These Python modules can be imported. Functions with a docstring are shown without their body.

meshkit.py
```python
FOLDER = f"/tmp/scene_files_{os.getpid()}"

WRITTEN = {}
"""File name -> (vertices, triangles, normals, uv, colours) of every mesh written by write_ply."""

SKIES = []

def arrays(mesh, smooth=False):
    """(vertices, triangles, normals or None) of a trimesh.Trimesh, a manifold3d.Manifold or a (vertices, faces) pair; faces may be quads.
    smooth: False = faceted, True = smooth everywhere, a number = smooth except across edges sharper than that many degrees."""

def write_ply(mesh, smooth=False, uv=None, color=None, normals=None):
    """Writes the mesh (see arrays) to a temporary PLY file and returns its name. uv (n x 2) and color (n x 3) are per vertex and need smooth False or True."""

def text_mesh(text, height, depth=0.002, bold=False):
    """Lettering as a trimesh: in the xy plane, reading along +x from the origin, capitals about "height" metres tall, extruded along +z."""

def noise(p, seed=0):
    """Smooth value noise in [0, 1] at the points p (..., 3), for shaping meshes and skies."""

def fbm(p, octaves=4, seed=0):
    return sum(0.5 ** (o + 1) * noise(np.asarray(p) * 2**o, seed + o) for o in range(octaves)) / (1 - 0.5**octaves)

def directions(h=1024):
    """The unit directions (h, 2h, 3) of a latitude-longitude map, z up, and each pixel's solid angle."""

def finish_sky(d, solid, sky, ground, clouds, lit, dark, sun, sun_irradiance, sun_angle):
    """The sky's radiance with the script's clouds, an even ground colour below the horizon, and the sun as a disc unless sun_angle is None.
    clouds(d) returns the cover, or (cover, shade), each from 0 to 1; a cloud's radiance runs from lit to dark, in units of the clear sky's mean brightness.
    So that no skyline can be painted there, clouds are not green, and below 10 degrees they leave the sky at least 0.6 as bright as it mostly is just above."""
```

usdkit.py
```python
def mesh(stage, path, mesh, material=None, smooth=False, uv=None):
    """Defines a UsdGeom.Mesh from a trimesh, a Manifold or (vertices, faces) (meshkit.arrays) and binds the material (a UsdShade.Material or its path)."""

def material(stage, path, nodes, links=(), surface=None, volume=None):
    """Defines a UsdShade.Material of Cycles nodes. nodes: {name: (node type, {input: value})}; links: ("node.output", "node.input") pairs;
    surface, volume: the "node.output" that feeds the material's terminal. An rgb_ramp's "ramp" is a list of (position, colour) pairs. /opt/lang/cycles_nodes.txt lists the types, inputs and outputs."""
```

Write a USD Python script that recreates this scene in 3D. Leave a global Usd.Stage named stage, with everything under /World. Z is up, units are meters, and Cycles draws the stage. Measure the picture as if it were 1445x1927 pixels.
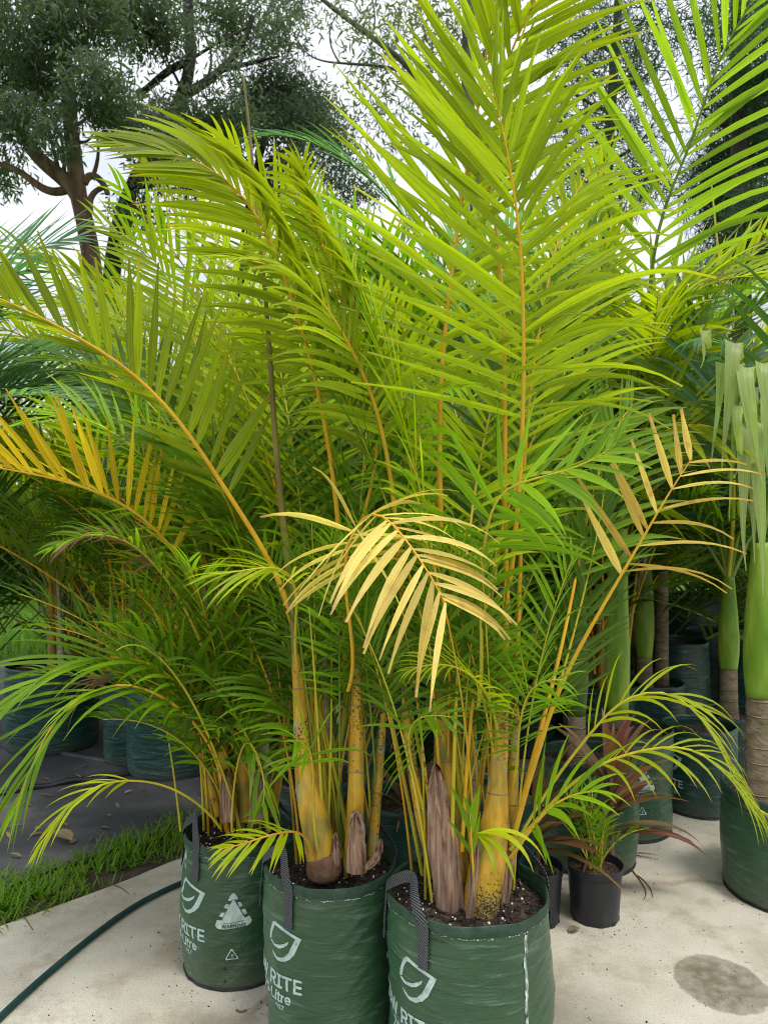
import math, random
import numpy as np, trimesh, usdkit, meshkit
from shapely.geometry import Polygon, LineString, Point
from scipy.interpolate import CubicSpline
from pxr import Usd, UsdGeom, UsdLux, UsdShade, Gf, Sdf, Vt

stage = Usd.Stage.CreateInMemory()
UsdGeom.SetStageUpAxis(stage, 'Z'); UsdGeom.SetStageMetersPerUnit(stage, 1.0)
UsdGeom.Xform.Define(stage, '/World')
# ---------------------------------------------------------------- camera, sky, sun, exposure
CAM_Z = 1.5
cam = UsdGeom.Camera.Define(stage, '/World/camera')
cam.AddTranslateOp().Set(Gf.Vec3d(0, 0, CAM_Z)); cam.AddRotateXOp().Set(90.0)
cam.CreateHorizontalApertureAttr(36.0); cam.CreateFocalLengthAttr(36.0)
cam.CreateClippingRangeAttr(Gf.Vec2f(0.05, 2000)); cam.CreateExposureAttr(0.88); cam.CreateFStopAttr(10.0); cam.CreateFocusDistanceAttr(2.1)
SUN = np.array([0.25, -0.35, 0.9]); SUN /= np.linalg.norm(SUN)
SKY_STRENGTH = 0.1
sky_mat = usdkit.material(stage, '/World/Looks/sky', {
    'sky': ('sky_texture', {'sky_type': 'single_scattering', 'sun_disc': False, 'sun_elevation': math.asin(SUN[2]), 'sun_rotation': math.atan2(SUN[0], SUN[1])}),
    'tc': ('texture_coordinate', {}),
    'mp': ('mapping', {'scale': (1.0, 1.0, 1.8)}),
    'n': ('noise_texture', {'scale': 2.6, 'detail': 6.0, 'roughness': 0.55, 'distortion': 0.3}),
    'cover': ('rgb_ramp', {'ramp': [(0.30, (0.72, 0.72, 0.72)), (0.42, (1, 1, 1)), (1, (1, 1, 1))]}),
    'n2': ('noise_texture', {'scale': 4.5, 'detail': 5.0, 'roughness': 0.55}),
    'cloud': ('rgb_ramp', {'ramp': [(0.34, (4.9, 5.35, 6.1)), (0.66, (7.4, 7.6, 7.9))]}),
    'sz': ('separate_xyz', {}), 'zen': ('rgb_ramp', {'ramp': [(0.0, (.66, .66, .66)), (.35, (.86, .86, .86)), (1.0, (1.7, 1.7, 1.7))]}), 'cg': ('mix_color', {'blend_type': 'multiply', 'fac': 1.0}),
    'mix': ('mix_color', {}),
    'bg': ('background_shader', {'strength': SKY_STRENGTH})},
    [('tc.generated', 'mp.vector'), ('mp.vector', 'n.vector'), ('mp.vector', 'n2.vector'), ('n.fac', 'cover.fac'), ('n2.fac', 'cloud.fac'), ('tc.generated', 'sz.vector'), ('sz.z', 'zen.fac'), ('cloud.color', 'cg.a'), ('zen.color', 'cg.b'), ('sky.color', 'mix.a'), ('cg.result', 'mix.b'),
     ('cover.color', 'mix.fac'), ('mix.result', 'bg.color')], surface='bg.background')
dome = UsdLux.DomeLight.Define(stage, '/World/sky')
UsdShade.MaterialBindingAPI.Apply(dome.GetPrim()).Bind(sky_mat)
sun = UsdLux.DistantLight.Define(stage, '/World/sun')
sun.CreateIntensityAttr(0.4); sun.CreateAngleAttr(14.0); sun.CreateNormalizeAttr(True); sun.CreateColorAttr(Gf.Vec3f(1.0, 0.96, 0.88))
zax = Gf.Vec3d(*SUN); rot = Gf.Rotation(Gf.Vec3d(0, 0, 1), zax)
sun.AddTransformOp().Set(Gf.Matrix4d(rot, Gf.Vec3d(0, 0, 0)))

# ---------------------------------------------------------------- helpers
rng = np.random.default_rng(7)
F = 1445.0
def P(px, py, Y): return np.array([(px - 722.5) / F * Y, Y, CAM_Z - (py - 963.5) / F * Y])
def G(px, py, z=0.0):
    Y = (CAM_Z - z) * F / (py - 963.5); return np.array([(px - 722.5) / F * Y, Y, z])
counts = {}
def numbered(parent, name):
    k = counts.get((parent, name), 0); counts[(parent, name)] = k + 1
    return f'{parent}/{name}' if k == 0 else f'{parent}/{name}_{k:03d}'
def tag(prim, label=None, cat=None, group=None, kind=None):
    for k, v in (('label', label), ('category', cat), ('group', group), ('kind', kind)):
        if v: prim.SetCustomDataByKey(k, v)
    return prim
class Thing:
    def __init__(s, name, base, label, cat, group=None, kind=None):
        s.path = numbered('/World', name); s.base = np.asarray(base, float)
        s.x = UsdGeom.Xform.Define(stage, s.path); s.x.AddTranslateOp().Set(Gf.Vec3d(*map(float, s.base)))
        s.prim = tag(s.x.GetPrim(), label, cat, group, kind); s.nleaf = 0
    def copy(s, base, rotz=0, scale=1.0, label=None, group=None, name=None):
        p = numbered('/World', name or s.path.split('/')[-1]); x = UsdGeom.Xform.Define(stage, p)
        x.AddTranslateOp().Set(Gf.Vec3d(*map(float, base))); x.AddRotateZOp().Set(float(rotz)); x.AddScaleOp().Set(Gf.Vec3f(scale, scale, scale))
        pr = x.GetPrim(); pr.GetReferences().AddInternalReference(s.prim.GetPath()); pr.SetInstanceable(True)
        was = s.prim.GetCustomData()
        tag(pr, label or was['label'], was['category'], group or was.get('group')); return pr
def emit(parent, name, mesh, mat, smooth=False, uv=None, kind=None, label=None):
    """parent: Thing or (Thing, path) or None -> one Mesh prim in the thing's local frame"""
    th, path = (parent, parent.path) if isinstance(parent, Thing) else (parent if parent else (None, '/World'))
    if hasattr(mesh, 'vertices'): mesh = (np.array(mesh.vertices), np.array(mesh.faces))
    v, f = mesh
    if th is not None: v = np.asarray(v) - th.base
    p = numbered(path, name)
    m = usdkit.mesh(stage, p, (v, f), mat, smooth=smooth, uv=uv)
    tag(m.GetPrim(), label=label, kind=kind); return p
def single(name, mesh, mat, label, cat, group=None, kind=None, smooth=False, uv=None):
    p = emit(None, name, mesh, mat, smooth, uv); tag(stage.GetPrimAtPath(p), label, cat, group, kind); return p
def spline(pts, n):
    pts = np.asarray(pts, float)
    t = np.r_[0, np.cumsum(np.linalg.norm(np.diff(pts, axis=0), axis=1))]; t /= t[-1]
    if len(pts) == 2: return pts[0] + (pts[1] - pts[0]) * np.linspace(0, 1, n)[:, None]
    return CubicSpline(t, pts)(np.linspace(0, 1, n))
def unit(v): return v / np.maximum(np.linalg.norm(v, axis=-1, keepdims=True), 1e-9)
def tube(path, radii, sides=8, uv=False, squash=None):
    path = np.asarray(path, float); n = len(path); radii = np.broadcast_to(radii, n)
    T = unit(np.gradient(path, axis=0)); ref = np.array([0.3, 1, 0.2]) if abs(T[0] @ unit(np.array([.3, 1, .2]))) < .9 else np.array([1, 0, 0.])
    A = unit(ref - T * (T @ ref)[:, None]); B = np.cross(T, A)
    a = np.linspace(0, 2 * np.pi, sides, endpoint=False)
    ring = np.cos(a)[None, :, None] * A[:, None] + np.sin(a)[None, :, None] * B[:, None]
    v = path[:, None] + ring * radii[:, None, None]
    i = np.arange(n - 1)[:, None] * sides; j = np.arange(sides)[None]; j2 = (j + 1) % sides
    f = np.stack([i + j, i + j2, i + sides + j2, i + sides + j], -1).reshape(-1, 4)
    v = v.reshape(-1, 3); tris = np.vstack([f[:, [0, 1, 2]], f[:, [0, 2, 3]]])
    c0, c1 = len(v), len(v) + 1; v = np.vstack([v, path[0], path[-1]]); q = np.arange(sides)
    tris = np.vstack([tris, np.stack([np.full(sides, c0), (q + 1) % sides, q], 1), np.stack([np.full(sides, c1), (n - 1) * sides + q, (n - 1) * sides + (q + 1) % sides], 1)])
    return v, tris
def cat_meshes(ms):
    vs, fs, o = [], [], 0
    for v, f in ms:
        vs.append(v); fs.append(np.asarray(f) + o); o += len(v)
    return np.vstack(vs), np.vstack(fs)

# ---------------------------------------------------------------- materials
def mat(name, nodes, links, surface): return usdkit.material(stage, '/World/Looks/' + name, nodes, links, surface=surface)
LEAF = {}
def leaf_mat(name, c1, c2, tip=(.30, .20, .05), trans=1.0, rough=.40, tipamt=.6, mixf=.50, spec=.30, blotch=0.0, bcol=(.16, .07, .035)):
    tr = lambda c: tuple(min(.95, x * 1.75 * trans) for x in (c[0] * 1.0, c[1] * 1.04, c[2] * .7))
    LEAF[name] = mat('leaf_' + name, {
        'uv': ('uvmap', {'attribute': 'st'}), 'sep': ('separate_xyz', {}),
        'geo': ('geometry', {}), 'oi': ('object_info', {}),
        'rnd': ('math', {'math_type': 'add'}), 'rfr': ('math', {'math_type': 'fraction'}),
        'str': ('mapping', {'scale': (22.0, 1.6, 1.0)}), 'add': ('vector_math', {'math_type': 'add'}), 'comb': ('combine_xyz', {}),
        'n': ('noise_texture', {'scale': 1.0, 'detail': 2.0}),
        'n3': ('noise_texture', {'scale': 38.0, 'detail': 3.0}),
        'f1': ('math', {'math_type': 'multiply_add', 'value2': .62}), 'f1b': ('math', {'math_type': 'multiply', 'value2': .42}), 'f1c': ('math', {'math_type': 'multiply_add', 'value2': .3, 'use_clamp': True}),
        'c': ('mix_color', {'a': c1, 'b': c2}),
        'mid': ('rgb_ramp', {'ramp': [(0, (0, 0, 0)), (.44, (0, 0, 0)), (.5, (1, 1, 1)), (.56, (0, 0, 0)), (1, (0, 0, 0))]}),
        'midf': ('math', {'math_type': 'multiply', 'value2': .38}),
        'cm': ('mix_color', {'b': tuple(min(.9, x * 1.5 + .03) for x in c2)}),
        'tipr': ('map_range', {'from_min': .80, 'from_max': 1.0, 'clamp': True}), 'tipf': ('math', {'math_type': 'multiply', 'value2': tipamt}),
        'tipf2': ('math', {'math_type': 'multiply'}),
        'ct': ('mix_color', {'b': tip}),
        'bp': ('bump', {'strength': .35, 'distance': .0025}), 'bn': ('noise_texture', {'scale': 26.0, 'detail': 4.0}), 'br': ('rgb_ramp', {'ramp': [(.55, (0, 0, 0)), (.72, (blotch, blotch, blotch))]}), 'cb': ('mix_color', {'b': bcol}),
        'sv': ('map_range', {'from_min': .3, 'from_max': .7, 'to_min': .78, 'to_max': 1.2}), 'svm': ('math', {'math_type': 'multiply'}),
        'hs': ('hsv', {}), 'hv': ('map_range', {'to_min': .72, 'to_max': 1.25}),
        'p': ('principled_bsdf', {'roughness': rough, 'specular_ior_level': spec}),
        'tm': ('mix_color', {'blend_type': 'multiply', 'fac': 1.0, 'b': (1.8 * trans, 1.86 * trans, .8 * trans)}),
        't': ('translucent_bsdf', {}), 'mx': ('mix_closure', {'fac': mixf})},
        [('uv.UV', 'sep.vector'), ('uv.UV', 'str.vector'), ('geo.random_per_island', 'rnd.value1'), ('oi.random', 'rnd.value2'), ('rnd.value', 'rfr.value1'),
         ('rfr.value', 'comb.z'), ('str.vector', 'add.vector1'), ('comb.vector', 'add.vector2'), ('add.vector', 'n.vector'), ('geo.position', 'n3.vector'),
         ('rfr.value', 'f1.value1'), ('n.fac', 'f1b.value1'), ('f1b.value', 'f1.value3'), ('n3.fac', 'f1c.value1'), ('f1.value', 'f1c.value3'), ('f1c.value', 'c.fac'),
         ('sep.x', 'mid.fac'), ('mid.color', 'midf.value1'), ('midf.value', 'cm.fac'), ('c.result', 'cm.a'),
         ('sep.y', 'tipr.value'), ('tipr.result', 'tipf.value1'), ('tipf.value', 'tipf2.value1'), ('rfr.value', 'tipf2.value2'), ('tipf2.value', 'ct.fac'), ('cm.result', 'ct.a'),
         ('rfr.value', 'hv.value'), ('n.fac', 'sv.value'), ('hv.result', 'svm.value1'), ('sv.result', 'svm.value2'), ('svm.value', 'hs.value'), ('geo.position', 'bn.vector'), ('bn.fac', 'br.fac'), ('br.color', 'cb.fac'), ('ct.result', 'cb.a'), ('cb.result', 'hs.color'), ('n.fac', 'bp.height'), ('bp.normal', 'p.normal'), ('hs.color', 'p.base_color'), ('hs.color', 'tm.a'), ('tm.result', 't.color'), ('p.BSDF', 'mx.closure1'), ('t.BSDF', 'mx.closure2')], 'mx.closure')
leaf_mat('lime', (.21, .295, .004), (.33, .40, .006), blotch=.12, bcol=(.3, .2, .02))
leaf_mat('bright', (.095, .21, .005), (.17, .30, .008))
leaf_mat('fresh', (.15, .255, .012), (.24, .35, .018))
leaf_mat('mid', (.055, .135, .005), (.115, .205, .007))
leaf_mat('olive', (.135, .19, .004), (.22, .265, .005), tip=(.4, .2, .02), blotch=.15)
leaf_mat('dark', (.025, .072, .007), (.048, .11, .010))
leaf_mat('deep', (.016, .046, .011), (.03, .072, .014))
leaf_mat('gold', (.42, .29, .008), (.52, .36, .012), tip=(.2, .08, .04))
leaf_mat('straw', (.70, .50, .09), (.82, .64, .20), tip=(.34, .15, .11), tipamt=.9, trans=.62, blotch=.28, bcol=(.30, .15, .06))
leaf_mat('orange', (.70, .40, .08), (.74, .54, .15), tip=(.32, .10, .05), tipamt=.9, trans=.55, blotch=.6, bcol=(.26, .12, .04))
leaf_mat('pale', (.46, .52, .22), (.30, .42, .13), tip=(.45, .36, .22), trans=.7, blotch=.5, bcol=(.50, .46, .30))
leaf_mat('blue', (.07, .16, .085), (.12, .23, .13))
leaf_mat('teal', (.04, .12, .05), (.08, .18, .08))
leaf_mat('dead', (.24, .11, .06), (.36, .20, .13), tip=(.15, .06, .04), trans=.4)
leaf_mat('cordyline', (.085, .085, .022), (.17, .10, .055), tip=(.42, .12, .10), tipamt=.95, trans=.7)
leaf_mat('cordyline_pink', (.32, .09, .10), (.16, .08, .035), tip=(.50, .16, .16), tipamt=.9, trans=.7)
leaf_mat('cordyline_brown', (.20, .09, .055), (.13, .09, .03), tip=(.36, .15, .10), tipamt=.9, trans=.6)
leaf_mat('gum', (.030, .062, .045), (.082, .118, .075), trans=.8, tipamt=0, spec=.2)
leaf_mat('gum_light', (.05, .08, .04), (.085, .115, .05), trans=.8, tipamt=0)
leaf_mat('pine', (.012, .035, .018), (.03, .065, .03), trans=.6, tipamt=0)
leaf_mat('shrub', (.03, .07, .015), (.07, .13, .025), tipamt=0)
leaf_mat('grass', (.045, .13, .007), (.12, .24, .014), tip=(.36, .28, .12), tipamt=.9, blotch=.5, bcol=(.25, .2, .07))
leaf_mat('fallen', (.22, .15, .085), (.42, .31, .18), tip=(.2, .12, .06), trans=.3, rough=.7)

def noise_mat(name, stops, scale, rough=.6, bump=.0, bscale=None, stretch=(1, 1, 1), spec=.3, detail=5.0, dist=.01):
    return mat(name, {'tc': ('texture_coordinate', {}), 'mp': ('mapping', {'scale': stretch}), 'n': ('noise_texture', {'scale': scale, 'detail': detail, 'roughness': .6}),
        'r': ('rgb_ramp', {'ramp': stops}), 'nb': ('noise_texture', {'scale': bscale or scale * 2, 'detail': 4.0}), 'b': ('bump', {'strength': bump, 'distance': dist}),
        'p': ('principled_bsdf', {'roughness': rough, 'specular_ior_level': spec})},
        [('tc.object', 'mp.vector'), ('mp.vector', 'n.vector'), ('mp.vector', 'nb.vector'), ('n.fac', 'r.fac'), ('r.color', 'p.base_color'), ('nb.fac', 'b.height'), ('b.normal', 'p.normal')], 'p.BSDF')
M = {}
M['rachis_gold'] = noise_mat('rachis_gold', [(.3, (.50, .24, .012)), (.55, (.58, .33, .02)), (.75, (.46, .33, .03))], 9, .38)
M['rachis_lime'] = noise_mat('rachis_lime', [(.3, (.34, .32, .02)), (.7, (.48, .38, .03))], 9, .4)
M['rachis_orange'] = noise_mat('rachis_orange', [(.3, (.48, .19, .015)), (.7, (.58, .30, .03))], 9, .4)
M['rachis_green'] = noise_mat('rachis_green', [(.3, (.09, .15, .02)), (.7, (.17, .22, .03))], 9, .4)
M['rachis_dry'] = noise_mat('rachis_dry', [(.3, (.30, .16, .08)), (.7, (.42, .26, .14))], 12, .6)
M['spear'] = noise_mat('spear', [(.3, (.10, .07, .02)), (.7, (.22, .17, .04))], 6, .45)
M['cane'] = mat('cane', {'tc': ('texture_coordinate', {}), 'n': ('noise_texture', {'scale': 7.0, 'detail': 4.0}), 'fm': ('mapping', {'scale': (60, 60, 4)}), 'fn': ('noise_texture', {'scale': 1.0, 'detail': 4.0}), 'fr': ('rgb_ramp', {'ramp': [(.3, (.55, .5, .42)), (.55, (1, 1, 1)), (.75, (1.15, 1.15, 1.2))]}), 'fc': ('mix_color', {'blend_type': 'multiply', 'fac': .8}), 'r': ('rgb_ramp', {'ramp': [(.34, (.17, .16, .03)), (.44, (.36, .22, .02)), (.52, (.47, .27, .02)), (.60, (.36, .26, .05)), (.66, (.33, .29, .17)), (.74, (.42, .40, .31))]}),
        'sp': ('noise_texture', {'scale': 150.0, 'detail': 3.0}), 'big': ('noise_texture', {'scale': 5.0, 'detail': 2.0}), 'bf': ('map_range', {'from_min': .42, 'from_max': .62, 'to_min': -.13, 'to_max': .1}), 'su': ('math', {'math_type': 'add'}),
        'spr': ('rgb_ramp', {'ramp': [(.60, (0, 0, 0)), (.66, (1, 1, 1))]}), 'c': ('mix_color', {'b': (.09, .045, .012)}), 'b': ('bump', {'strength': .4, 'distance': .003}),
        'p': ('principled_bsdf', {'roughness': .45, 'specular_ior_level': .35})},
        [('tc.object', 'n.vector'), ('tc.object', 'sp.vector'), ('tc.object', 'big.vector'), ('big.fac', 'bf.value'), ('sp.fac', 'su.value1'), ('bf.result', 'su.value2'), ('su.value', 'spr.fac'), ('n.fac', 'r.fac'), ('tc.object', 'fm.vector'), ('fm.vector', 'fn.vector'), ('fn.fac', 'fr.fac'), ('r.color', 'fc.a'), ('fr.color', 'fc.b'), ('fc.result', 'c.a'), ('spr.color', 'c.fac'), ('c.result', 'p.base_color'), ('fn.fac', 'b.height'), ('b.normal', 'p.normal')], 'p.BSDF')
M['cane_scurf'] = noise_mat('cane_scurf', [(.3, (.16, .14, .06)), (.5, (.36, .33, .22)), (.7, (.50, .47, .38))], 40, .7, .3, 120, spec=.2)
M['sheath'] = noise_mat('sheath', [(.28, (.07, .035, .025)), (.42, (.20, .115, .08)), (.55, (.31, .20, .145)), (.72, (.43, .32, .25))], 34, .8, .9, 60, (3, 3, .16), .12, dist=.004)
M['root'] = noise_mat('root', [(.3, (.07, .035, .02)), (.7, (.17, .09, .055))], 30, .85, .5, 90)
M['trunk_green'] = noise_mat('trunk_green', [(.28, (.06, .14, .010)), (.43, (.14, .25, .018)), (.58, (.25, .36, .045)), (.75, (.38, .45, .12))], 9, .36, .12, 70, (1, 1, .22), .35)
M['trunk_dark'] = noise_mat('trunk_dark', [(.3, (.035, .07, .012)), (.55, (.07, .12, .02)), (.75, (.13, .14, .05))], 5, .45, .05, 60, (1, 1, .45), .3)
M['trunk_ring'] = noise_mat('trunk_ring', [(.3, (.08, .08, .035)), (.5, (.18, .14, .09)), (.7, (.27, .21, .15))], 16, .8, .5, 60, (1, 1, 1.6), .2)
M['trunk_scar'] = noise_mat('trunk_scar', [(.3, (.12, .09, .05)), (.7, (.28, .22, .14))], 20, .8)
M['trunk_brown'] = noise_mat('trunk_brown', [(.3, (.05, .035, .02)), (.7, (.14, .09, .055))], 12, .85, .6, 40, (1, 1, .4))
M['bark'] = noise_mat('bark', [(.3, (.045, .028, .020)), (.5, (.14, .085, .058)), (.7, (.25, .16, .11))], 3.0, .9, .8, 10, (1, 1, .35), .15, dist=.05)
M['bark_dark'] = noise_mat('bark_dark', [(.3, (.012, .012, .011)), (.5, (.035, .03, .025)), (.7, (.08, .065, .05))], 3.0, .9, .6, 10, (1, 1, .5), .15, dist=.05)
M['bark_grey'] = noise_mat('bark_grey', [(.3, (.04, .04, .04)), (.7, (.14, .13, .12))], 4.0, .9, .5, 12, (1, 1, .5), .15, dist=.04)
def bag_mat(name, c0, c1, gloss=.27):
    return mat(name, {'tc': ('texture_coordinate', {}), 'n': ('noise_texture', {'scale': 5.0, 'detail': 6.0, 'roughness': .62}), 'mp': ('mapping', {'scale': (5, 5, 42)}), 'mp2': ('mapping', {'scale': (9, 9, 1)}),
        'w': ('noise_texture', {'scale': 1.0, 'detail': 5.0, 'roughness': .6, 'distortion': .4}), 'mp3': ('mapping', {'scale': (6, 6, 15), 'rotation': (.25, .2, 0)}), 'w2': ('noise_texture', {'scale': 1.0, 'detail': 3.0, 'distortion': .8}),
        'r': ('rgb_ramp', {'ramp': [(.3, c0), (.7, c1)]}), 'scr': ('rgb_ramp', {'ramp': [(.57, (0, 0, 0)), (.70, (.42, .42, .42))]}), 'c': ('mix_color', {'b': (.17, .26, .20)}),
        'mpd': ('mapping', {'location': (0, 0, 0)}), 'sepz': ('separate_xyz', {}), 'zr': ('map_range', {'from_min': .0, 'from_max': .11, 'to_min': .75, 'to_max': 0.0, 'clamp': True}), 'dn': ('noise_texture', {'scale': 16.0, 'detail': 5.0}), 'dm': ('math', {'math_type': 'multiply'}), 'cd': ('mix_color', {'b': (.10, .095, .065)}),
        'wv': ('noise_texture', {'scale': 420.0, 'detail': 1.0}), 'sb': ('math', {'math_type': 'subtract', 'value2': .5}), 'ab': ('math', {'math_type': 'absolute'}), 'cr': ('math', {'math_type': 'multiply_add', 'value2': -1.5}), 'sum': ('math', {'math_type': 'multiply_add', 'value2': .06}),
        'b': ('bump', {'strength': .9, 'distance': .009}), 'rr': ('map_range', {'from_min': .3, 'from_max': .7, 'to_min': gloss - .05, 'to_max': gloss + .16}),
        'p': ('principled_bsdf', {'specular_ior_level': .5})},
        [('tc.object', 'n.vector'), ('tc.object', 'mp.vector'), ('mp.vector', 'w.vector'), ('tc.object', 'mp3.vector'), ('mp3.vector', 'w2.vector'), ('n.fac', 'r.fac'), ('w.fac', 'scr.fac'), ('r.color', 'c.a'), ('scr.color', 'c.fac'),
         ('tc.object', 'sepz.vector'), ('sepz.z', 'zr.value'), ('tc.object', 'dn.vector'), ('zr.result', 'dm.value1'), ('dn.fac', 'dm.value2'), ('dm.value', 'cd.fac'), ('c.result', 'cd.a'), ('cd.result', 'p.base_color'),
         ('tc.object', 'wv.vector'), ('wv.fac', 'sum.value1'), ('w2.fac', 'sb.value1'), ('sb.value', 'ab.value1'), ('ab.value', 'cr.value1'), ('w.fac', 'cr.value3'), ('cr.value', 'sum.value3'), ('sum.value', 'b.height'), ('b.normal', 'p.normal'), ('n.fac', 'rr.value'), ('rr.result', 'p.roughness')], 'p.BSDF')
M['bag'] = bag_mat('bag', (.017, .052, .023), (.030, .074, .034))
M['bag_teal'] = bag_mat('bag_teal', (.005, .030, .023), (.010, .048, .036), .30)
M['bag_rim'] = noise_mat('bag_rim', [(.3, (.012, .035, .02)), (.7, (.035, .07, .045))], 30, .5, .3, 120)
M['print'] = noise_mat('print', [(.18, (.05, .10, .06)), (.26, (.20, .28, .24)), (.40, (.34, .44, .41)), (.7, (.46, .55, .53))], 60, .5, .1, 90, detail=6.0)
M['thread'] = noise_mat('thread', [(.38, (.06, .11, .075)), (.52, (.24, .30, .26)), (.68, (.50, .54, .50))], 60, .8)
M['strap'] = mat('strap', {'uv': ('uvmap', {'attribute': 'st'}), 'w': ('wave_texture', {'wave_type': 'bands', 'bands_direction': 'diagonal', 'scale': 2.0, 'distortion': 1.6, 'detail': 2.0, 'detail_scale': 3.0}), 'mp': ('mapping', {'scale': (1.0, 4.0, 1.0)}),
        'r': ('rgb_ramp', {'ramp': [(.25, (.010, .011, .013)), (.6, (.032, .034, .042)), (.92, (.115, .12, .135))]}), 'b': ('bump', {'strength': .8, 'distance': .002}), 'p': ('principled_bsdf', {'roughness': .55, 'specular_ior_level': .4})},
        [('uv.UV', 'mp.vector'), ('mp.vector', 'w.vector'), ('w.fac', 'r.fac'), ('r.color', 'p.base_color'), ('w.fac', 'b.height'), ('b.normal', 'p.normal')], 'p.BSDF')
M['soil'] = noise_mat('soil', [(.3, (.012, .008, .006)), (.5, (.04, .027, .02)), (.62, (.10, .07, .05)), (.72, (.20, .16, .13))], 90, .9, .9, 140, detail=6.0, spec=.2)
M['chip_bark'] = mat('chip_bark', {'g': ('geometry', {}), 'r': ('rgb_ramp', {'ramp': [(0, (.02, .013, .009)), (.35, (.07, .045, .03)), (.65, (.16, .11, .08)), (.85, (.26, .20, .16)), (1, (.36, .30, .26))]}), 'p': ('principled_bsdf', {'roughness': .85})}, [('g.random_per_island', 'r.fac'), ('r.color', 'p.base_color')], 'p.BSDF')
M['perlite'] = noise_mat('perlite', [(.3, (.55, .53, .50)), (.7, (.78, .77, .74))], 60, .9)
M['pot'] = noise_mat('pot', [(.3, (.008, .009, .012)), (.6, (.016, .017, .021)), (.8, (.05, .048, .045))], 7, .42, .1, 60, spec=.45)
M['hose'] = noise_mat('hose', [(.3, (.006, .030, .028)), (.7, (.018, .055, .05))], 10, .42, .1, 80)
M['mat'] = noise_mat('weed_mat', [(.3, (.032, .034, .039)), (.5, (.060, .061, .067)), (.7, (.13, .125, .12))], 2.2, .55, .35, 160, (1, 1, 1), .3, detail=8.0, dist=.003)
M['mat_hem'] = noise_mat('mat_hem', [(.3, (.008, .008, .010)), (.7, (.03, .03, .034))], 12, .5)
M['earth'] = noise_mat('earth', [(.3, (.025, .018, .012)), (.7, (.085, .06, .042))], 14, .95, .8, 40)
M['lawn'] = noise_mat('lawn', [(.3, (.035, .09, .012)), (.55, (.075, .16, .02)), (.75, (.12, .19, .04))], 2.5, .95, .9, 30, detail=8.0, spec=.1)
M['twig'] = noise_mat('twig', [(.3, (.06, .035, .02)), (.7, (.20, .11, .07))], 25, .85)
st = G(1357, 1852)
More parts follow.
